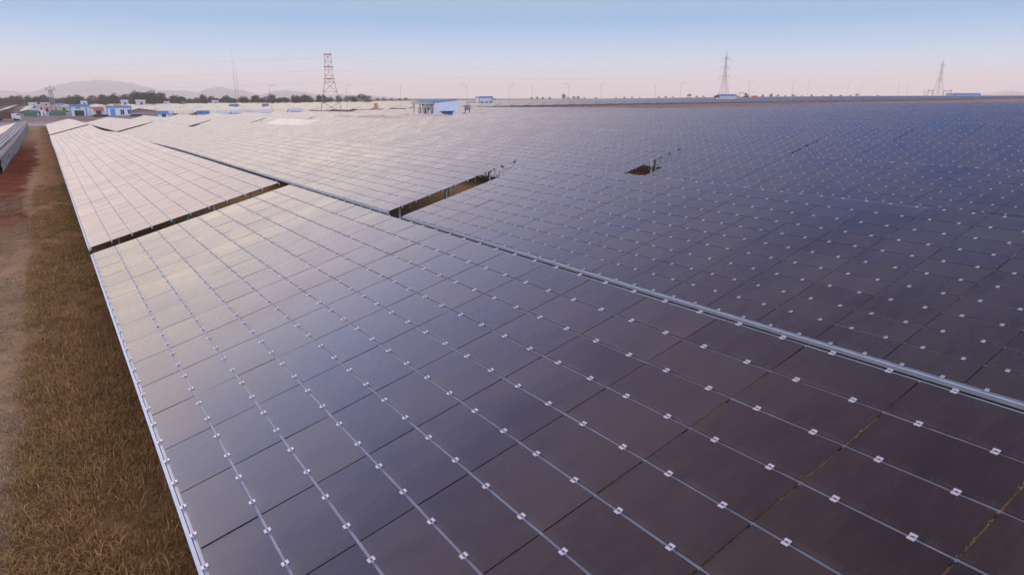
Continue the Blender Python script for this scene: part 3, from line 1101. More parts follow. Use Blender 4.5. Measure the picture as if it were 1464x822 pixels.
def pylon_arms(px, d, H, arms, label, bw, rz, top_dz=0.0):
    base = at(px, d)
    base.z += top_dz
    root = empty('transmission_pylon', base, rz); tag(root, label, 'pylon')
    mb = MB()
    z1 = arms[0][0]
    lv = [(-2, bw * 1.06), (H * .16, bw * .74), (H * .30, bw * .50), (H * .42, bw * .33), (z1, bw * .24)]
    lattice(mb, lv, .13, .06)
    zt = arms[-1][0] + 1.5
    zs = np.linspace(z1, zt, 7)
    lattice(mb, [(z, bw * .24 * (1 - .45 * (z - z1) / (zt - z1))) for z in zs], .10, .06)
    for i in range(4):
        sx_, sy_ = ((-1, -1), (1, -1), (1, 1), (-1, 1))[i]
        mb.tube((sx_ * bw * .13, sy_ * bw * .13, zt), (0, 0, H), .10, .04, 4)
    mb.build('tower_body', M_PYLON, root)
    for z, L_ in arms:
        for sg in (-1, 1):
            a = MB()
            for sy_ in (-1, 1):
                a.tube((sg * bw * .15, sy_ * bw * .18, z), (sg * L_, 0, z), .09, .06, 4)
                a.tube((sg * bw * .15, sy_ * bw * .15, z + 1.5), (sg * L_, 0, z), .07, .05, 4)
            a.tube((sg * bw * .3, 0, z), (sg * L_ * .6, 0, z + .62), .05, n=4)
            a.build('cross_arm', M_PYLON, root)
            b = MB(); b.tube((sg * L_, 0, z), (sg * L_, 0, z - 2.6), .07, .11, 6)
            b.build('insulator', M_PYLON, root)
    return base, root


P1 = pylon_portal(474, 330, 'sun reddened grey lattice pylon with three crossbeams beyond the left panel rows')
P2, r2_ = pylon_arms(1033.5, 600, 42.0, [(20.5, 4.6), (27.5, 4.3), (34.5, 4.0)], 'tall grey transmission pylon with three pairs of arms behind the orange digger', 4.0, R(8))
P3, r3_ = pylon_arms(1340, 800, 42.5, [(20.0, 5.4), (27.5, 5.0), (35.5, 5.2)], 'faint grey transmission pylon at the right beside the long blue building', 5.2, R(20))


def wire(p, q, sag, label, r=.02):
    p = Vector(p); q = Vector(q)
    pts = []
    for i in range(25):
        t = i / 24
        v = p.lerp(q, t); v.z -= sag * 4 * t * (1 - t); pts.append(v - p)
    mb = MB(); mb.path(pts, r, 4)
    o = mb.build('power_line', M_GREYST); o.location = p
    tag(o, label, 'power line', 'power lines between the pylons')


LEFT = Vector((-430, 300, 0))
for i, (z1, z2, z3, nm) in enumerate([(14.9, 18.0, 17.5, 'lowest'), (20.2, 25.0, 25.0, 'middle'), (25.6, 32.0, 33.0, 'topmost')]):
    wire(P1 + Vector((0, 0, z1 - 1.5)), P2 + Vector((-4.5, 0, z2)), 4.5 + i, '%s faint power line from the red pylon to the grey one' % nm)
    wire(P2 + Vector((4.5, 0, z2)), P3 + Vector((-5, 0, z3)), 5.0, '%s faint power line between the two grey pylons' % nm)
    wire(Vector((-620, 560, P1.z + z1 + 4 * i)), P1 + Vector((0, 0, z1 - 1.5)), 4.0, '%s faint power line from the red pylon towards the left edge' % nm)
    wire(P3 + Vector((5, 0, z3)), Vector((1050, 700, P3.z + z3)), 5.0, '%s faint power line from the right pylon towards the right edge' % nm)


def mast(px, d, h, label):
    b = at(px, d)
    root = empty('guyed_mast', b); tag(root, label, 'mast')
    mb = MB()
    n = 14
    for k in range(n):
        z0, z1 = h * k / n, h * (k + 1) / n
        mb.tube((0, 0, z0), (0, 0, z1), .10 - .005 * k, .10 - .005 * (k + 1), 5, m=(k % 2) if k < 6 else 0)
    mb.build('mast_pole', [M_GREYST, M_RUST_SUNLIT], root)
    for t in (0, 2.1, 4.2):
        g_ = MB(); g_.tube((0, 0, h * .62), (math.cos(t) * h * .3, math.sin(t) * h * .3, 0), .02, n=4); g_.build('guy_wire', M_GREYST, root)


mast(339.3, 420, 33.0, 'tallest thin red banded mast above the left tree line')
mast(342.8, 430, 27.0, 'thinner shorter mast close right of the tallest mast')


def street_lamp(px, top_y, d, label, arm=1.6, side=1):
    b = at(px, d)
    ztop = zat(top_y, d)
    h = max(5.0, ztop - b.z)
    root = empty('street_lamp', b); tag(root, label, 'lamp post', 'tall lamp posts across the panel field')
    mb = MB(); mb.tube((0, 0, -.3), (0, 0, h), .075, .045, 6)
    mb.build('pole', M_GREYST, root)
    if arm:
        a = MB(); a.tube((0, 0, h - .1), (side * arm, 0, h + .25), .05, .04, 5); a.build('lamp_arm', M_GREYST, root)
        l = MB(); l.box((side * (arm + .35), 0, h + .27), (.75, .28, .16)); l.build('lamp_head', M_GREYST, root)


for px, ty, d, arm, lab in [(388.5, 123, 330, 1, 'lamp post left of the red pylon above the pale fence'),
                            (497, 123, 340, 1, 'lamp post just right of the red lattice pylon'),
                            (574, 122, 300, 0, 'plain pole at the left end of the blue roofed shed'),
                            (668, 122, 310, 1, 'lamp post right behind the blue roofed shed and water tank'),
                            (728, 122, 330, 1, 'lamp post right of the small white and blue building'),
                            (761, 121, 340, 0, 'plain pole between two lamp posts right of the white building'),
                            (813, 121, 360, 1, 'lamp post above the two dark far trees'),
                            (859, 120, 380, 1, 'lamp post standing left of the middle of the far field'),
                            (936, 119, 400, 0, 'plain pole left of the grey pylon and its leaning neighbour'),
                            (972, 119, 420, 1, 'lamp post between a plain pole and the grey pylon'),
                            (985, 128, 620, 0, 'short far pole left of the grey transmission pylon'),
                            (1040, 119, 560, 0, 'plain pole directly behind the right leg of the grey pylon'),
                            (1069, 116, 470, 1, 'lamp post behind the orange digger'),
                            (1077, 127, 560, 0, 'short dark pole right of the orange digger'),
                            (1131, 117, 500, 1, 'lamp post left of a close pair in the right half'),
                            (1153, 117, 500, 1, 'lamp post right of a close pair in the right half'),
                            (1210, 118, 540, 1, 'lamp post left of a wider pair in the right half'),
                            (1228, 119, 540, 1, 'lamp post right of a wider pair in the right half'),
                            (1282, 119, 560, 0, 'plain pole left of a tall white rod in the right field'),
                            (1295, 119, 560, 1, 'lamp post left of the substation gantries'),
                            (1394, 121, 620, 1, 'lamp post at the right end of the long blue building'),
                            (1446, 122, 640, 1, 'lamp post beside the small hill at the right edge'),
                            (1453, 124, 660, 0, 'plain pole nearest to the right edge')]:
    street_lamp(px, ty, d, lab, 1.6 if arm else 0, -1 if px in (668, 813) else 1)
for px in list(range(842, 1010, 14)) + [1185, 1262, 1274, 1312, 1424]:
    d = 800 + (px % 7) * 25
    b = at(px, d); h = zat((133 + (px % 5)), d) - b.z
    mb = MB(); mb.tube((0, 0, -.3), (0, 0, max(4, h)), .07, .05, 5)
    o = mb.build('far_pole', M_GREYST); o.location = b
    tag(o, 'tiny thin pole on the far horizon of the panel field', 'pole', 'tiny thin poles on the horizon')


# ------------------------------------------------------------------ inverter shed
def shed_inverter():
    g0 = wpt(147.8, 88.0, 0)
    z = float(ground_ac(150, 90)) 
    root = empty('inverter_shed', (g0[0], g0[1], z), -AZ)
    tag(root, 'open fronted inverter shed with sloping blue roof and blue roller shutter', 'shed')
    D_, W_ = 7.4, 13.4
    zf = zat(147.2, 192) - z          # eave heights above the floor
    zb = zat(143.2, 197) - z
    def zr(x): return zf + (zb - zf) * x / D_
    mb = MB()          # side wall with the shutter opening: pieces around it
    t = .25
    x0, x1, zt = 2.3, 5.6, zf * .47
    for (xa, xb, za, zb_) in ((0.0, x0, -1, None), (x1, D_, -1, None)):
        mb.prism([(xa, -1), (xb, -1), (xb, zr(xb)), (xa, zr(xa))], 'y', 0, t)
    mb.prism([(x0, zt), (x1, zt), (x1, zr(x1)), (x0, zr(x0))], 'y', 0, t)
    mb.build('side_wall', M_PALE, root)
    b = MB(); b.box((3.2, W_ / 2, zr(3.2) / 2 - .52), (.25, W_ - .6, zr(3.2) + .9)); b.build('back_wall', M_WHITE, root)
    b = MB(); b.prism([(3.0, -1), (D_, -1), (D_, zr(D_)), (3.0, zr(3.0))], 'y', W_ - .25, W_); b.box((D_ - .12, W_ / 2, zb / 2 - .5), (.24, W_ - .5, zb + .9)); b.build('rear_wall', M_PALE, root)
    s = MB()
    nsl = 9
    for k in range(nsl): s.box(((x0 + x1) / 2, .14 + .02 * (k % 2), zt * (k + .5) / nsl), (x1 - x0, .05, zt / nsl * .96))
    s.build('roller_shutter', M_SHUTTER, root)
    s = MB(); s.box(((x0 + x1) / 2, -.25, zt + .12), (x1 - x0 + .9, .62, .14)); s.build('shutter_canopy', M_ROOF, root)
    r = MB()
    o = .45
    nr_ = 22
    y = np.linspace(-o * .4, W_ + o, nr_ + 1)
    for k in range(nr_):
        dz = .04 * (k % 2)
        r.prism([(-o, zr(-o) + .03 + dz), (D_ + .15, zr(D_ + .15) + .03 + dz), (D_ + .15, zr(D_ + .15) + .15 + dz), (-o, zr(-o) + .15 + dz)], 'y', y[k], y[k + 1])
    r.build('roof', M_ROOF, root)
    f = MB(); f.box((-.42, W_ / 2, zr(-.42) - .18), (.10, W_ + .5, .34)); f.build('fascia', M_BLUE, root)
    for yy in (.6, 4.6, 8.9, 12.9):
        c = MB(); c.box((.10, yy, zf / 2 - .5), (.30, .30, zf + .95)); c.build('column', M_WHITE, root)
    for yy in (1.4, 7.0):
        l = MB(); l.box((.12, yy, zf - .55), (.5, .3, .35)); l.tube((.1, yy, zf - .4), (.1, yy, zf - .02), .04); l.build('flood_lamp', M_DARK, root)
    return root


shed_inverter()
for yy, lab in ((3.1, 'round grey transformer drum inside the open shed, nearer the shutter wall'), (7.4, 'round grey transformer drum inside the open shed, left of the other drum')):
    p = wpt(147.8 + yy, 88.0 + 1.2, float(ground_ac(150, 90)))
    root = empty('transformer', p, -AZ); tag(root, lab, 'transformer')
    m = MB(); m.tube((-.8, 0, 2.0), (1.3, 0, 2.0), 1.0, n=18); m.build('drum', M_TANK, root, smooth=False)
    m = MB(); m.tube((-1.15, 0, 1.9), (-.8, 0, 1.9), .75, n=16); m.build('fan_cover', M_WHITE, root)
    m = MB(); m.box((.2, 0, .5), (1.6, 1.6, 1.0)); m.build('plinth', M_PALLET, root)
p = wpt(147.8 + 10.8, 88.6, float(ground_ac(150, 90)))
root = empty('control_cabinet', p, -AZ); tag(root, 'pale blue control cabinet at the left end inside the open shed', 'cabinet')
m = MB(); m.box((0, 0, 1.9), (.9, 1.5, 2.4)); m.build('cabinet_body', M_PALE, root)
m = MB(); m.box((0, 0, .45), (1.2, 2.2, .5)); m.build('base_frame', M_DARK, root)

# water tank on a frame and dark pallets right of the shed
p = at(668.5, 205)
root = empty('water_tank', p); tag(root, 'grey water tank on a timber stand right of the shed', 'tank')
zt = zat(157.2, 205) - p.z
m = MB(); m.tube((0, 0, zt + .25), (0, 0, zt + 1.15), .95, 1.05, 16); m.build('tank_body', M_TANK, root)
m = MB(); m.tube((0, 0, zt + 1.15), (0, 0, zt + 1.35), 1.05, .5, 16); m.build('tank_lid', M_TANK, root)
m = MB()
for sx_ in (-.6, .6):
    for sy_ in (-.6, .6): m.box((sx_, sy_, zt / 2), (.14, .14, zt))
m.box((0, 0, zt + .12), (1.7, 1.7, .2)); m.build('stand', M_PALLET, root)
for i, px in enumerate((663.5, 667.5, 671.8, 676.0, 679.8)):
    p = at(px, 200 + (i % 2) * 2)
    ztop = zat((163.0 if i else 161.0), 201) - p.z
    m = MB()
    nn = 6
    for k in range(nn):
        m.box((0, 0, ztop * (k + .5) / nn), (.78, 1.0, ztop / nn * (.62 if k % 2 else .95)), 0, .1 * i)
    o = m.build('pallet_stack', M_PALLET); o.location = p
    tag(o, 'dark stack of timber pallets in the row right of the shed wall', 'pallet stack', 'stacked pallets right of the shed')

# pinkish brick stacks on the bare ground in front and left of the shed
r_ = np.random.default_rng(21)
for i in range(34):
    a = r_.uniform(99, 121); c = r_.uniform(48, 72)
    m = MB()
    nx, nz = int(r_.integers(2, 4)), int(r_.integers(1, 3))
    for ix in range(nx):
        for iz in range(nz - (ix == nx - 1)):
            m.box((ix * .8, 0, .2 + iz * .32), (.74, 1.5 + .2 * (iz % 2), .3), 0)
    o = m.build('brick_stack', M_BRICK); o.location = wpt(a, c, float(ground_ac(a, c)) + .75); o.rotation_euler = (0, 0, r_.uniform(0, 3))
    tag(o, 'low stack of pinkish bricks on the bare ground before the shed', 'brick stack', 'brick stacks on the bare ground')
V = []; F = []
ga = np.linspace(97.5, 126, 40); gc = np.linspace(46.8, 90, 24)
A_, C_ = np.meshgrid(ga, gc, indexing='ij')
edge = np.minimum(np.minimum((A_ - 97.5) / 3, (126 - A_) / 3), np.minimum((C_ - 46.8) / 3, np.where(A_ < 118.5, 69 - C_, 90 - C_) / 3)).clip(0, 1)
Z_ = ground_ac(A_, C_) - .1 + edge * (1.75 + .9 * np.abs(np.sin(A_ * .23 + C_ * .31) * np.sin(C_ * .41 - A_ * .11)) + r_.uniform(0, .15, A_.shape))
V = R0 + A_[..., None] * Ah + C_[..., None] * Bh + Z_[..., None] * UP
i, j = np.meshgrid(np.arange(39), np.arange(23), indexing='ij')
F = np.stack([i * 24 + j, (i + 1) * 24 + j, (i + 1) * 24 + j + 1, i * 24 + j + 1], -1).reshape(-1, 4)[:, ::-1]
o = link(bpy.data.objects.new('sand', np_mesh('sand', V.reshape(-1, 3), F, [M_SAND], smooth=True)))
tag(o, 'pinkish heaped sand on the bare ground before the shed', 'sand', None, 'stuff')


# ------------------------------------------------------------------ small buildings
def building(name, px, d, w, dep, h, label, face_px=None, door=None, windows=(), trim=M_BLUE, wall=M_WHITE, canopy=None, gable=None, dz=0.0, rz=None):
    p = at(px, d, dz)
    if rz is None: rz = math.atan2(p.x, p.y) * -1 + R(-6)
    root = empty(name, p, rz); tag(root, label, 'building')
    m = MB()
    for (cx_, cy_, sx_, sy_) in ((0, -dep / 2 + .1, w, .2), (0, dep / 2 - .1, w, .2), (-w / 2 + .1, 0, .2, dep - .4), (w / 2 - .1, 0, .2, dep - .4)):
        m.box((cx_, cy_, h / 2 - .3), (sx_, sy_, h + .6))
    m.build('wall', wall, root)
    if gable:
        m = MB(); m.prism([(-dep / 2 - .4, h - .1), (0, h + gable), (dep / 2 + .4, h - .1), (dep / 2 + .4, h + .1), (0, h + gable + .2), (-dep / 2 - .4, h + .1)], 'x', -w / 2 - .4, w / 2 + .4)
        m.build('roof', trim, root)
    else:
        m = MB(); m.box((0, 0, h + .06), (w - .5, dep - .5, .12)); m.build('roof', M_CONC, root)
        m = MB()
        for (cx_, cy_, sx_, sy_) in ((0, -dep / 2, w + .3, .34), (0, dep / 2, w + .3, .34), (-w / 2, 0, .34, dep - .4), (w / 2, 0, .34, dep - .4)):
            m.box((cx_, cy_, h - .1), (sx_, sy_, .95))
        m.build('parapet', trim, root)
        for sx_ in (-1, 1):
            m = MB(); m.box((sx_ * (w / 2 - .12), -dep / 2 - .03, h / 2 - .45), (.42, .3, h - .3)); m.build('corner_pillar', trim, root)
    if door:
        x_, dw, dh, mm = door
        m = MB(); m.box((x_, -dep / 2 - .04, dh / 2), (dw, .16, dh)); m.build('door', mm, root)
    for (x_, z_, ww, wh) in windows:
        m = MB(); m.box((x_, -dep / 2 - .03, z_), (ww + .24, .12, wh + .24), 1); m.box((x_, -dep / 2 - .08, z_), (ww, .1, wh), 0)
        m.box((x_, -dep / 2 - .12, z_), (.08, .1, wh), 1)
        m.build('window', [M_DARK, wall], root)
    return root


A1 = building('site_office', 116.0, 318, 6.4, 5.4, 4.5, 'white office with blue edges and a wide dark open front, left of its longer neighbour', door=(0.25, 3.7, 2.4, M_DARK), windows=[(0.0, 3.35, 1.8, .45)], rz=R(17))
B1 = building('site_office', 169.5, 322, 10.0, 5.5, 3.9, 'long white office with blue edges, blue door and yellow tanks on its roof', door=(-2.6, 1.9, 3.0, M_BLUE), windows=[(1.2, 1.5, 1.5, 2.2), (4.2, 1.6, 1.5, 1.9)], rz=R(40))
for px_, lab in ((166.7, 'left one of two yellow water tanks on the long white office roof'), (172.6, 'right one of two yellow water tanks on the long white office roof')):
    p = at(px_, 323); p.z = B1.location.z + 4.02
    m = MB(); m.tube((0, 0, 0), (0, 0, 1.0), .6, n=14); m.tube((0, 0, 1.0), (0, 0, 1.25), .6, .25, 14)
    o = m.build('water_tank', M_YELL); o.location = p; tag(o, lab, 'tank')
building('far_house', 692, 430, 8.5, 7, 5.6, 'small white house with blue upper band beyond the shed', windows=[(-2.4, 2.2, 1.4, 1.6), (0.4, 2.0, 1.4, 2.0), (2.9, 2.2, 1.4, 1.6)], rz=R(20), door=(1.6, .9, 2.1, M_DARK))
building('low_annex', 674, 440, 7.0, 5, 3.0, 'low white annex with pale roof left of the small far house', trim=M_PALE, windows=[(-1.5, 1.6, 1.2, 1.2)], rz=R(10))
p4 = at(1376, 800)
LB = building('control_building', 1376, 800, 34, 12, 0.1 + max(3.5, zat(134.2, 800) - p4.z), 'long blue control building with a row of pale windows at the right', wall=M_BLUE, rz=R(12),
              windows=[(-13 + 3.2 * i, max(3.5, zat(134.2, 800) - p4.z) - 2.3, 1.6, 1.6) for i in range(9)])
for ch in LB.children:
    if ch.name.startswith('window'): ch.data.materials[0] = M_WHITE
p5 = at(1039, 590)
building('site_cabin', 1038, 590, 15, 5, max(3.0, zat(137.0, 590) - p5.z), 'low cabin with grey and blue roof at the foot of the grey pylon', gable=.9, rz=R(-4), windows=[(-4, 2.0, 1.2, 1), (0, 2.0, 1.2, 1)])


def blue_shelter(px, d, top_y, w, label, mat_=M_ROOF, dark=False):
    p = at(px, d)
    h = max(1.6, zat(top_y, d) - p.z - .8)
    building('shelter', px, d, w, 3.2, h, label, trim=mat_, wall=M_PALE, gable=.8, rz=R(25), door=(0.3, 1.4, min(1.9, h * .8), M_DARK) if dark else None)


for a in [(233.5, 285, 164.8, 3.4, 'small blue shelter with dark doorway among the row ends', M_BLUE, True),
          (243, 290, 164.8, 2.4, 'narrow pale shelter right of the small one with dark doorway', M_PALE),
          (291, 275, 161.6, 3.8, 'dark blue roofed shelter between row ends, left of the pale one', M_ROOF),
          (319, 270, 159.8, 3.8, 'pale blue roofed shelter right of the dark blue one', M_PALE),
          (341, 268, 158.3, 4.2, 'sloping pale blue roof at the row end left of the long one', M_PALE),
          (376, 265, 157.8, 6.0, 'longest low pale blue roof behind the white panel patch', M_PALE),
          (423, 262, 155.6, 4.4, 'pale blue tent shaped roof left of the red pylon', M_PALE),
          (335, 420, 149.5, 4.6, 'bright blue low shed at the foot of the thin masts', M_BLUE),
          (380, 410, 149.0, 3.0, 'tiny blue and white kiosk left of the lamp post', M_BLUE)]:
    blue_shelter(*a)
p = at(381, 405)
m = MB(); m.tube((0, 0, 0), (0, 0, 5.8), .07, n=6); m.box((.55, 0, 5.1), (1.0, .05, 1.2), 1); m.box((.1, .1, 4.3), (.5, .4, .5), 2)
o = m.build('flag_pole', [M_GREYST, M_RED, M_DARK]); o.location = p; tag(o, 'red flag on a pole above the tiny kiosk', 'flag')
p = at(538, 300)
root = empty('fuel_drum', p); tag(root, 'upright yellow drum standing between the red pylon and the shed', 'drum')
zt = zat(148.5, 300) - p.z
m = MB(); m.tube((0, 0, zt - 1.9), (0, 0, zt), .85, n=16); m.tube((0, 0, zt), (0, 0, zt + .25), .85, .3, 16); m.build('drum_body', M_YELL, root)
m = MB(); m.box((0, 0, (zt - 1.9) / 2), (1.5, 1.5, max(.3, zt - 1.9))); m.build('plinth', M_CONC, root)

# fence of thin posts behind the row ends
root = empty('wire_fence', at(360, 262)); tag(root, 'fence of thin posts and wires behind the far row ends', 'fence')
o0 = root.location.copy()
prev = None
m = MB(); wr = MB()
posts = []
for q in range(72):
    px = 215 + q * 4.8
    pp = at(px, 292 - q * .55) - o0
    mb = MB(); mb.box((pp.x, pp.y, pp.z + 1.25), (.12, .12, 2.9)); mb.build('post', M_CONC, root)
    if prev is not None:
        for hz in (.6, 1.2, 1.8, 2.4): wr.tube(prev + Vector((0, 0, hz)), pp + Vector((0, 0, hz)), .012, n=3, caps=False)
    prev = pp
wr.build('fence_wire', M_GREYST, root)

# lattice tower with a platform on the left
p = at(78, 330)
root = empty('lookout_tower', p); tag(root, 'narrow lattice tower with a platform and antennas at the left', 'tower')
ht = zat(129.5, 330) - p.z
m = MB(); lattice(m, [(z, .85 - .25 * z / ht) for z in np.linspace(0, ht, 9)], .07, .035); m.build('tower_body', M_STEEL, root)
m = MB(); m.box((0, 0, ht + .08), (3.0, 3.0, .16))
for sx_ in (-1.4, 1.4):
    for sy_ in (-1.4, 1.4): m.box((sx_, sy_, ht + .6), (.07, .07, 1.0))
for sg in (-1.4, 1.4): m.box((0, sg, ht + 1.08), (2.9, .05, .05)); m.box((sg, 0, ht + .98), (.05, 2.9, .05))
m.build('platform', M_RUST_SUNLIT, root)
for x_, y_, l in ((0, 0, 2.4), (1.2, .8, 1.3), (-1.1, -.8, 1.2)):
    m = MB(); m.tube((x_, y_, ht + .1), (x_, y_, ht + .1 + l), .05, n=5); m.box((x_, y_, ht + l * .7), (.3, .2, .6)); m.build('antenna', M_GREYST, root)

# substation gantries right
for px, w, lab in ((1329, 5.5, 'small substation gantry left of the right pylon'), (1353, 9.0, 'wider substation gantry between the right pylon and the blue building')):
    p = at(px, 790)
    ztop = zat(130.5, 790) - p.z
    root = empty('substation_gantry', p, R(6)); tag(root, lab, 'gantry')
    for sg in (-1, 1):
        m = MB(); m.box((sg * w / 2, 0, ztop / 2), (.5, .5, ztop + 4)); m.build('leg', M_GREYST, root)
    m = MB(); m.box((0, 0, ztop), (w, .7, .7)); m.build('crossbeam', M_GREYST, root)
    m = MB(); m.box((-w / 2 - .3, -.6, ztop), (1.0, .5, .8)); m.build('flood_lamp', M_WHITE, root)
for px in (1320, 1323):
    p = at(px, 790); ztop = zat(128, 790) - p.z
    m = MB(); m.tube((0, 0, 0), (0, 0, ztop), .3, .12, 6); o = m.build('lightning_rod', M_GREYST); o.location = p
    tag(o, 'thin lightning rod of the pair left of the small gantry', 'lightning rod', 'lightning rods left of the gantry')

# orange digger
p = at(1066, 560)
p.z = max(p.z, zat(139.0, 560) - .3)
root = empty('digger', p, R(10)); tag(root, 'orange digger with raised boom right of the grey pylon', 'digger')
m = MB(); m.box((0, -.9, .5), (3.6, .55, .95)); m.build('track', M_TYRE, root)
m = MB(); m.box((0, .9, .5), (3.6, .55, .95)); m.build('track', M_TYRE, root)
m = MB(); m.box((.5, 0, 1.55), (2.8, 2.3, 1.1)); m.build('body', M_ORANGE, root)
m = MB(); m.box((-.5, -.5, 2.5), (1.2, 1.1, 1.3)); m.build('cab', M_DARK, root)
m = MB(); m.tube((-.6, .3, 1.8), (-3.6, .3, 4.0), .28, .22, 6); m.tube((-3.6, .3, 4.0), (-5.4, .3, 3.2), .2, .16, 6); m.build('boom', M_ORANGE, root)
m = MB(); m.box((-5.5, .3, 2.6), (.9, .9, 1.0)); m.build('bucket', M_ORANGE, root)
for px, w, mm, lab in ((1078, 4.0, M_ORANGE, 'orange skip right of the digger'), (1024, 3.4, M_PALLET, 'dark heap of timber left of the cabin under the pylon'), (1054, 3.0, M_CREAM, 'cream crate between the cabin and the digger')):
    p = at(px, 560); p.z = max(p.z, zat(139.3, 560) - .5)
    m = MB(); m.prism([(-w / 2, 0), (w / 2, 0), (w / 2 + .3, 1.5), (-w / 2 - .3, 1.5)], 'y', -1, 1); m.box((0, 0, 1.56), (w + .8, 2.2, .12))
    o = m.build('skip_container' if mm is M_ORANGE else ('timber_heap' if mm is M_PALLET else 'storage_crate'), mm); o.location = p; tag(o, lab, 'container')

# ------------------------------------------------------------------ the yard at the left
ga = np.linspace(233, 262, 8); gc = np.linspace(-120, 60, 60)
A_, C_ = np.meshgrid(ga, gc, indexing='ij')
V = R0 + A_[..., None] * Ah + C_[..., None] * Bh + (ground_ac(A_, C_) + .12)[..., None] * UP
i, j = np.meshgrid(np.arange(7), np.arange(59), indexing='ij')
F = np.stack([i * 60 + j, (i + 1) * 60 + j, (i + 1) * 60 + j + 1, i * 60 + j + 1], -1).reshape(-1, 4)[:, ::-1]
tag(link(bpy.data.objects.new('road', np_mesh('road', V.reshape(-1, 3), F, [M_ROAD], smooth=True))), kind='structure')


def parked_bike(px, d, label, group, rz):
    p = at(px, d)
    root = empty('motorbike', p, rz); tag(root, label, 'motorbike', group)
    for x_ in (-.62, .62):
        m = MB()
        for t in range(10):
            a0_, a1_ = t * .628, (t + 1) * .628
            m.tube((x_ + .27 * math.cos(a0_), 0, .31 + .27 * math.sin(a0_)), (x_ + .27 * math.cos(a1_), 0, .31 + .27 * math.sin(a1_)), .055, n=5)
        m.build('wheel', M_TYRE, root)
    m = MB(); m.box((0, 0, .55), (.75, .26, .38)); m.box((.2, 0, .82), (.42, .3, .22)); m.tube((.62, 0, .31), (.42, 0, 1.0), .05); m.build('frame', M_DARK, root)
    m = MB(); m.box((-.3, 0, .82), (.65, .26, .12)); m.build('seat', M_TYRE, root)
    m = MB(); m.tube((.42, -.35, 1.02), (.42, .35, 1.02), .03); m.build('handlebar', M_GREYST, root)
    return root


for i in range(13):
    parked_bike(134.5 + i * 1.6, 298 + (i % 3) * 1.6, 'dark parked motorbike in the line between the two white offices', 'motorbikes between the offices', R(70 + 7 * (i % 4)))
for i in range(9):
    parked_bike(188 + i * 1.7, 300 + (i % 3) * 1.6, 'dark parked motorbike in the line right of the long office', 'motorbikes right of the long office', R(60 + 9 * (i % 4)))


def hut(px, d, w, h, mat_, label, roofm=None, rz=.4, dz=0):
    p = at(px, d, dz)
    root = empty('site_hut', p, rz); tag(root, label, 'hut')
    m = MB(); m.box((0, 0, h / 2 - .2), (w, w * .7, h + .4)); m.build('wall', mat_, root)
    m = MB(); m.prism([(-w * .42, h + .01), (0, h + w * .14), (w * .42, h + .01), (0, h + w * .14 + .12)], 'x', -w * .55, w * .55); m.build('roof', roofm or M_STEEL, root)
    m = MB(); m.box((.1 * w, -w * .35 - .04, h * .42), (w * .25, .1, h * .8)); m.build('door', M_DARK, root)


for a in [(52, 360, 3.0, 2.6, M_WHITE, 'white hut with bright blue roof in the left yard', M_BLUE),
          (48, 520, 5.0, 3.0, M_WHITE, 'pale house among the trees at the far left', M_PALE),
          (66, 520, 5.5, 3.0, M_CREAM, 'cream house among the trees left of the lattice tower', M_CREAM),
          (87, 420, 4.4, 3.6, M_WHITE, 'white hut with blue roof right of the lattice tower', M_BLUE),
          (60, 345, 2.6, 4.2, M_CREAM, 'tall cream hut in the crowded left yard', M_CREAM),
          (68, 350, 4.0, 3.4, M_BRICK, 'red brick hut left of the lattice tower', M_BRICK),
          (48, 340, 2.6, 2.0, M_CREAM, 'small cream hut at the left end of the yard', M_CREAM),
          (57, 330, 2.6, 1.8, M_WHITE, 'low white cabin before the cream hut', M_PALE),
          (63, 322, 1.8, 1.6, M_WHITE, 'small white cabin beside the low one', M_WHITE),
          (81, 352, 2.4, 3.8, M_CREAM, 'cream hut directly behind the lattice tower', M_CREAM),
          (92, 356, 5.2, 3.2, M_CREAM, 'wide cream hut left of the office with the open front', M_CREAM),
          (99, 366, 3.0, 3.4, M_BRICK, 'brick hut just left of the office with the open front', M_BRICK),
          (72, 318, 2.2, 1.4, M_STEEL, 'low grey metal cabin before the red brick hut', M_STEEL),
          (128, 330, 3.4, 2.2, M_WHITE, 'white cabin right of the office with the open front', M_WHITE),
          (140, 345, 9.0, 2.0, M_CREAM, 'long low cream hut behind the motorbikes', M_RUST_SUNLIT),
          (121, 560, 4.2, 4.0, M_WHITE, 'white house in the trees above the first office', M_PALE),
          (179, 560, 5.0, 4.5, M_WHITE, 'white house in the trees above the yellow tanks', M_PALE),
          (202, 560, 6.5, 4.2, M_WHITE, 'widest white house in the trees right of the offices', M_PALE),
          (239, 590, 4.2, 3.0, M_WHITE, 'white house in the trees right of the widest one', M_PALE),
          (263, 590, 3.4, 3.0, M_WHITE, 'small pale house near the middle of the tree line', M_PALE),
          (308, 590, 5.0, 3.6, M_WHITE, 'pale house in the trees left of the thin masts', M_PALE)]:
    hut(*a[:6], roofm=a[6])
p = at(86.5, 305)
root = empty('netted_shelter', p, R(15)); tag(root, 'long low shelter under green netting left of the first office', 'shelter')
m = MB(); m.prism([(-2.2, 1.7), (0, 2.5), (2.2, 1.7), (2.2, 1.8), (0, 2.6), (-2.2, 1.8)], 'x', -3.2, 3.2); m.box((0, -2.2, 1.1), (6.2, .05, 1.2)); m.build('net', M_GREEN, root)
for x_ in (-3, -1, 1, 3):
    m = MB(); m.box((x_, -2.1, .85), (.14, .14, 1.7)); m.build('post', M_STEEL, root)
p = at(47, 300)
root = empty('netted_shelter', p, R(15)); tag(root, 'short green grey tarpaulin shelter behind the end of the unfinished table', 'shelter')
m = MB(); m.prism([(-1.8, 1.6), (0, 2.6), (1.8, 1.6), (1.8, 1.7), (0, 2.7), (-1.8, 1.7)], 'x', -2.6, 2.6); m.box((0, -1.75, 1.0), (5.0, .05, 1.3)); m.build('net', M_GREEN, root)
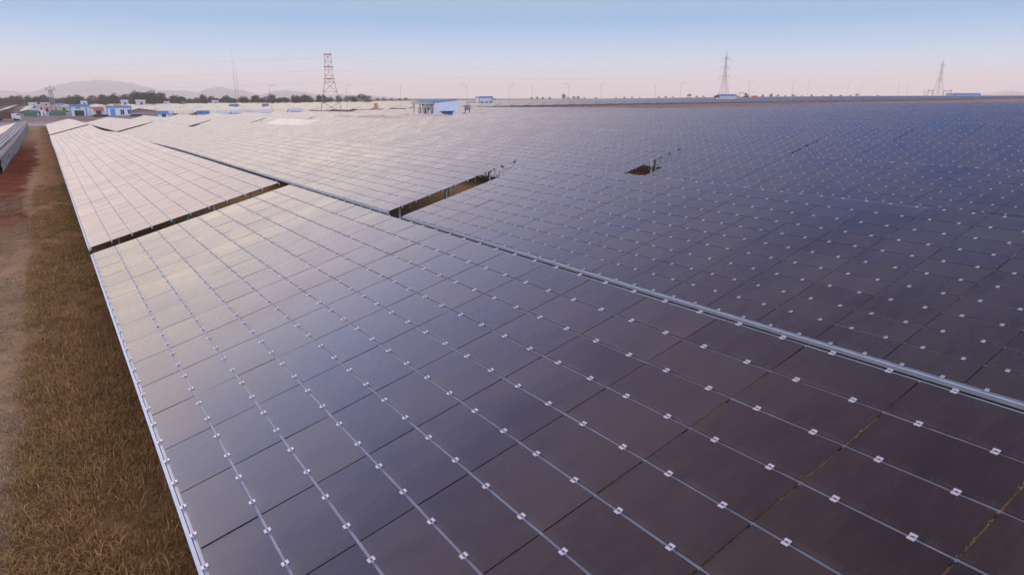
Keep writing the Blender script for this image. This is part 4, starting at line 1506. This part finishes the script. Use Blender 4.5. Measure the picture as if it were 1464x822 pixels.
for x_ in (-2.4, 2.4):
    m = MB(); m.box((x_, -1.65, .8), (.14, .14, 1.6)); m.build('post', M_STEEL, root)
# truck behind the unfinished table
p = at(10, 260)
root = empty('parked_truck', p, R(8)); tag(root, 'brown truck with white cab parked behind the unfinished table', 'truck')
m = MB(); m.box((-.8, 0, 1.9), (5.6, 2.3, 2.5)); m.build('cargo_box', simple('brown_tarp', (.10, .05, .035), .9), root)
m = MB(); m.prism([(2.3, .7), (4.3, .7), (4.3, 1.7), (3.8, 2.6), (2.3, 2.6)], 'y', -1.05, 1.05); m.build('cab', M_WHITE, root)
m = MB(); m.box((3.9, 0, 2.1), (.5, 1.9, .6)); m.build('windscreen', M_DARK, root)
for x_ in (-2.4, 3.2):
    for y_ in (-1.0, 1.0):
        m = MB(); m.tube((x_, y_ - .14, .48), (x_, y_ + .14, .48), .48, n=14); m.build('wheel', M_TYRE, root)
# bare racks in the brown field at the far left
for q in range(9):
    a0, c0 = 262 + q * 7, -40 - q * 10.1
    root = empty('bare_rack', wpt(a0 + 40, c0, float(ground_ac(a0 + 40, c0)))); tag(root, 'bare rack of cream rails on the brown field at the far left', 'rack', 'bare racks on the brown field')
    b0 = np.array(root.location)
    e = np.linspace(a0, a0 + 95, 20)
    for v, nm in ((5.6, 'rail'), (2.5, 'rail')):
        m = MB()
        P = [R0 + a * Ah + (c0 + v) * Bh + (float(ground_ac(a, c0 + v)) + .8 + v * .27) * UP - b0 for a in e]
        for p0, p1 in zip(P[:-1], P[1:]): m.tube(p0, p1, .16 if v > 3 else .09, n=4)
        m.build('rail', M_CREAM, root)
    for a in e[::3]:
        m = MB()
        P = R0 + a * Ah + (c0 + 5.6) * Bh + float(ground_ac(a, c0 + 5.6)) * UP - b0
        m.box((P[0], P[1], P[2] + 1.0), (.14, .14, 2.2)); m.build('post', M_RUST_SUNLIT, root)

# rubble wall under the back of the unfinished table
e = np.arange(46, 200, 1.0)
VV = []
r_ = np.random.default_rng(3)
base = wpt(120, -4.0, float(ground_ac(120, -4.0)))
for side in (0, 1):
    for hz in np.linspace(-.2, 1, 8):
        cc = -3.95 - .45 * side + r_.normal(0, .025, len(e))
        zt = zlow_row(-1, e) + 10 * DV * ST - .35
        zg = ground_ac(e, np.full_like(e, -4.1))
        z = zg + (zt - zg) * max(hz, -.15) * 0.78 + (r_.normal(0, .015, len(e)) if hz > 0 else 0)
        VV.append(R0 + e[:, None] * Ah + cc[:, None] * Bh + z[:, None] * UP - base)
n_ = len(e)
order = list(range(8)) + [15 - q for q in range(8)]
V = np.concatenate([VV[q] for q in order])
F = []
for s_ in range(15):
    for q in range(n_ - 1): F.append((s_ * n_ + q, s_ * n_ + q + 1, (s_ + 1) * n_ + q + 1, (s_ + 1) * n_ + q))
me = np_mesh('boundary_wall', V, np.array(F)[:, ::-1], [M_STONE])
o = link(bpy.data.objects.new('boundary_wall', me)); o.location = base
tag(o, 'blue grey rubble wall running under the back of the unfinished table', 'wall')

# ------------------------------------------------------------------ gap details: loose cables and string posts
def gap_cable(k, a, vs, drop, label):
    P = tbl(k, np.full(len(vs), a), np.array(vs), .03)
    o = P[0].copy()
    m = MB()
    for p0, p1, d in zip(P[:-1], P[1:], drop):
        pts = []
        for i in range(13):
            t = i / 12
            q = p0 + (p1 - p0) * t - o
            q[2] -= d * 4 * t * (1 - t)
            q[0] += .10 * math.sin(t * 9) * d; q[1] += .06 * math.sin(t * 13) * d
            pts.append(Vector(q))
        m.path(pts, .007, 5)
    for p in P:
        q = Vector(p - o); m.box((q.x, q.y, q.z), (.07, .05, .05), 0)
    ob = m.build('loose_cable', M_CABLE); ob.location = o
    tag(ob, label, 'cable')


gap_cable(1, 1.28, [4.15, 4.6, 5.05, 5.45, 6.15], [.35, .55, .9, .25], 'dark loose cable sagging over the gap beside the second row table')
gap_cable(2, 1.25, [3.4, 4.0, 4.6, 5.3, 6.1], [.6, .85, .4, .6], 'dark loose cable drooping right of the small square gap opening')
gap_cable(3, .05, [3.6, 4.2, 4.9, 5.7], [.9, .5, .7], 'small tangle of dark cable on the fourth row, left of its twin')
gap_cable(4, .05, [3.8, 4.5, 5.2, 5.9], [.9, .5, .6], 'small tangle of dark cable on the fifth row, farthest to the right')


def gap_post(k, a, v, up_, label):
    p = tbl(k, a, v, 0.0)
    zb = float(ground_ac(a, k * PITCHROW + v * CT))
    root = empty('string_post', (p[0], p[1], zb), -AZ); tag(root, label, 'post', 'posts standing in the cross gap')
    h = p[2] + up_ - zb
    m = MB(); m.box((0, 0, h / 2 - .1), (.075, .06, h + .2)); m.build('post_body', M_STEEL, root)
    m = MB(); m.box((-.07, 0, h - .45), (.07, .10, .14)); m.build('clip', M_CABLE, root)


gap_post(1, .85, 5.0, .02, 'grey post at the upper end of the second row gap under the cables')
gap_post(2, .55, 3.35, .42, 'grey post standing up out of the small square gap opening')

# dirt caught between panes of the foreground table
r_ = np.random.default_rng(9)
V = []; F = []
for j, lo, hi, den in ((19, 3, 10, 160), (18, 5, 9.9, 110), (20, 6, 10, 160), (17, 6.5, 9.4, 70), (16, 7, 8, 12)):
    a = -j * DU
    for q in range(int(den * (hi - lo) / 2)):
        v = r_.uniform(lo, hi) * DV
        if abs((v / DV) - round(v / DV)) < .05: continue
        s = r_.uniform(.006, .013)
        c = tbl(0, a + r_.uniform(-.006, .006), v, -.004 + r_.uniform(-.004, .004))
        d = r_.normal(size=(4, 3)) * s * .6
        b = len(V)
        V += [c + np.array([s, 0, 0]) + d[0], c + np.array([0, s, 0]) + d[1], c - np.array([s, 0, 0]) + d[2], c - np.array([0, s, 0]) + d[3]]
        F.append((b, b + 1, b + 2, b + 3))
o = link(bpy.data.objects.new('dirt', np_mesh('dirt', np.array(V), np.array(F), [M_DIRT])))
tag(o, 'dry yellowish dirt caught in the joints of the foreground table', 'dirt', None, 'stuff')


# ------------------------------------------------------------------ dry grass along the foreground table
def grass(name, n, label, m, hmin, hmax, seed, a_rng, cfun, clump=.55, width=.010):
    r_ = np.random.default_rng(seed)
    # clumped: tufts with many blades each
    nt_ = n // 14
    ta = a_rng[0] + (a_rng[1] - a_rng[0]) * r_.uniform(0, 1, nt_) ** 1.6
    tcx = cfun(r_, nt_)
    dens = np.sin(ta * 1.7 + 3 * np.sin(tcx * 1.3)) * np.sin(tcx * 2.9 + ta * .6) + np.sin(ta * .5 - tcx * 1.1)
    keep = dens + r_.uniform(-1.4, 1.4, nt_) > -.5
    ta, tcx = ta[keep], tcx[keep]
    nt_ = len(ta)
    nb = 14
    a = np.repeat(ta, nb) + r_.normal(0, .09, nt_ * nb)
    c = np.repeat(tcx, nb) + r_.normal(0, .09, nt_ * nb)
    z = ground_ac(a, c) - .01
    h = r_.uniform(hmin, hmax, nt_ * nb) * np.repeat(r_.uniform(.5, 1.25, nt_), nb)
    P = R0 + a[:, None] * Ah + c[:, None] * Bh + z[:, None] * UP
    th = r_.uniform(0, 6.28, nt_ * nb)
    lean = r_.uniform(.3, 1.5, nt_ * nb)[:, None] * h[:, None]
    side = np.stack([np.cos(th), np.sin(th), 0 * th], 1) * width * r_.uniform(.6, 1.4, nt_ * nb)[:, None]
    ldir = np.stack([np.sin(th), -np.cos(th), 0 * th], 1)
    mid = P + ldir * lean * .35 + UP * h[:, None] * .65
    tip = P + ldir * lean + UP * h[:, None] * r_.uniform(.6, 1.0, nt_ * nb)[:, None]
    V = np.stack([P - side, P + side, mid + side * .7, mid - side * .7, tip + side * .15, tip - side * .15], 1).reshape(-1, 3)
    b = np.arange(nt_ * nb)[:, None] * 6
    F = np.concatenate([b + np.array([[0, 1, 2, 3]]), b + np.array([[3, 2, 4, 5]])], 0)
    tone = np.repeat(np.clip(np.repeat(r_.normal(.42, .22, nt_), nb) + r_.normal(0, .15, nt_ * nb), 0, 1), 6)
    o = link(bpy.data.objects.new(name, np_mesh(name, V, F, [m], attr={'tone': tone})))
    tag(o, label, 'grass', None, 'stuff')


grass('grass', 240000, 'dry brown grass tufts along the low edge of the foreground table', M_GRASS, .04, .14, 11, (-20, 32), lambda r, n: r.uniform(-1.7, .9, n), width=.0065)
grass('sparse_grass', 120000, 'thin trampled grass on the sandy strip left of the tufts', M_THIN, .02, .06, 12, (-20, 30), lambda r, n: r.uniform(-3.8, -1.2, n), width=.007)
grass('green_weeds', 2400, 'few small green weeds among the dry grass', M_WEED, .05, .14, 13, (-18, 45), lambda r, n: r.uniform(-1.4, .6, n), width=.013)

# ------------------------------------------------------------------ haze
HX = 9450
mb = MB(); mb.box((0, 0, (-14 + 215) / 2), (2 * HX, 2 * HX, 229))
hz = mb.build('haze', [])
hm = bpy.data.materials.new('haze_air'); hm.use_nodes = True
ht_ = hm.node_tree
for n in list(ht_.nodes): ht_.nodes.remove(n)
o_ = N(ht_, 'ShaderNodeOutputMaterial')
pv = N(ht_, 'ShaderNodeVolumePrincipled')
pv.inputs['Color'].default_value = (1.0, .942, .87, 1)
pv.inputs['Density'].default_value = 2.0e-4
pv.inputs['Anisotropy'].default_value = .0
ht_.links.new(pv.outputs[0], o_.inputs['Volume'])
hz.data.materials.append(hm)
hz['kind'] = 'stuff'
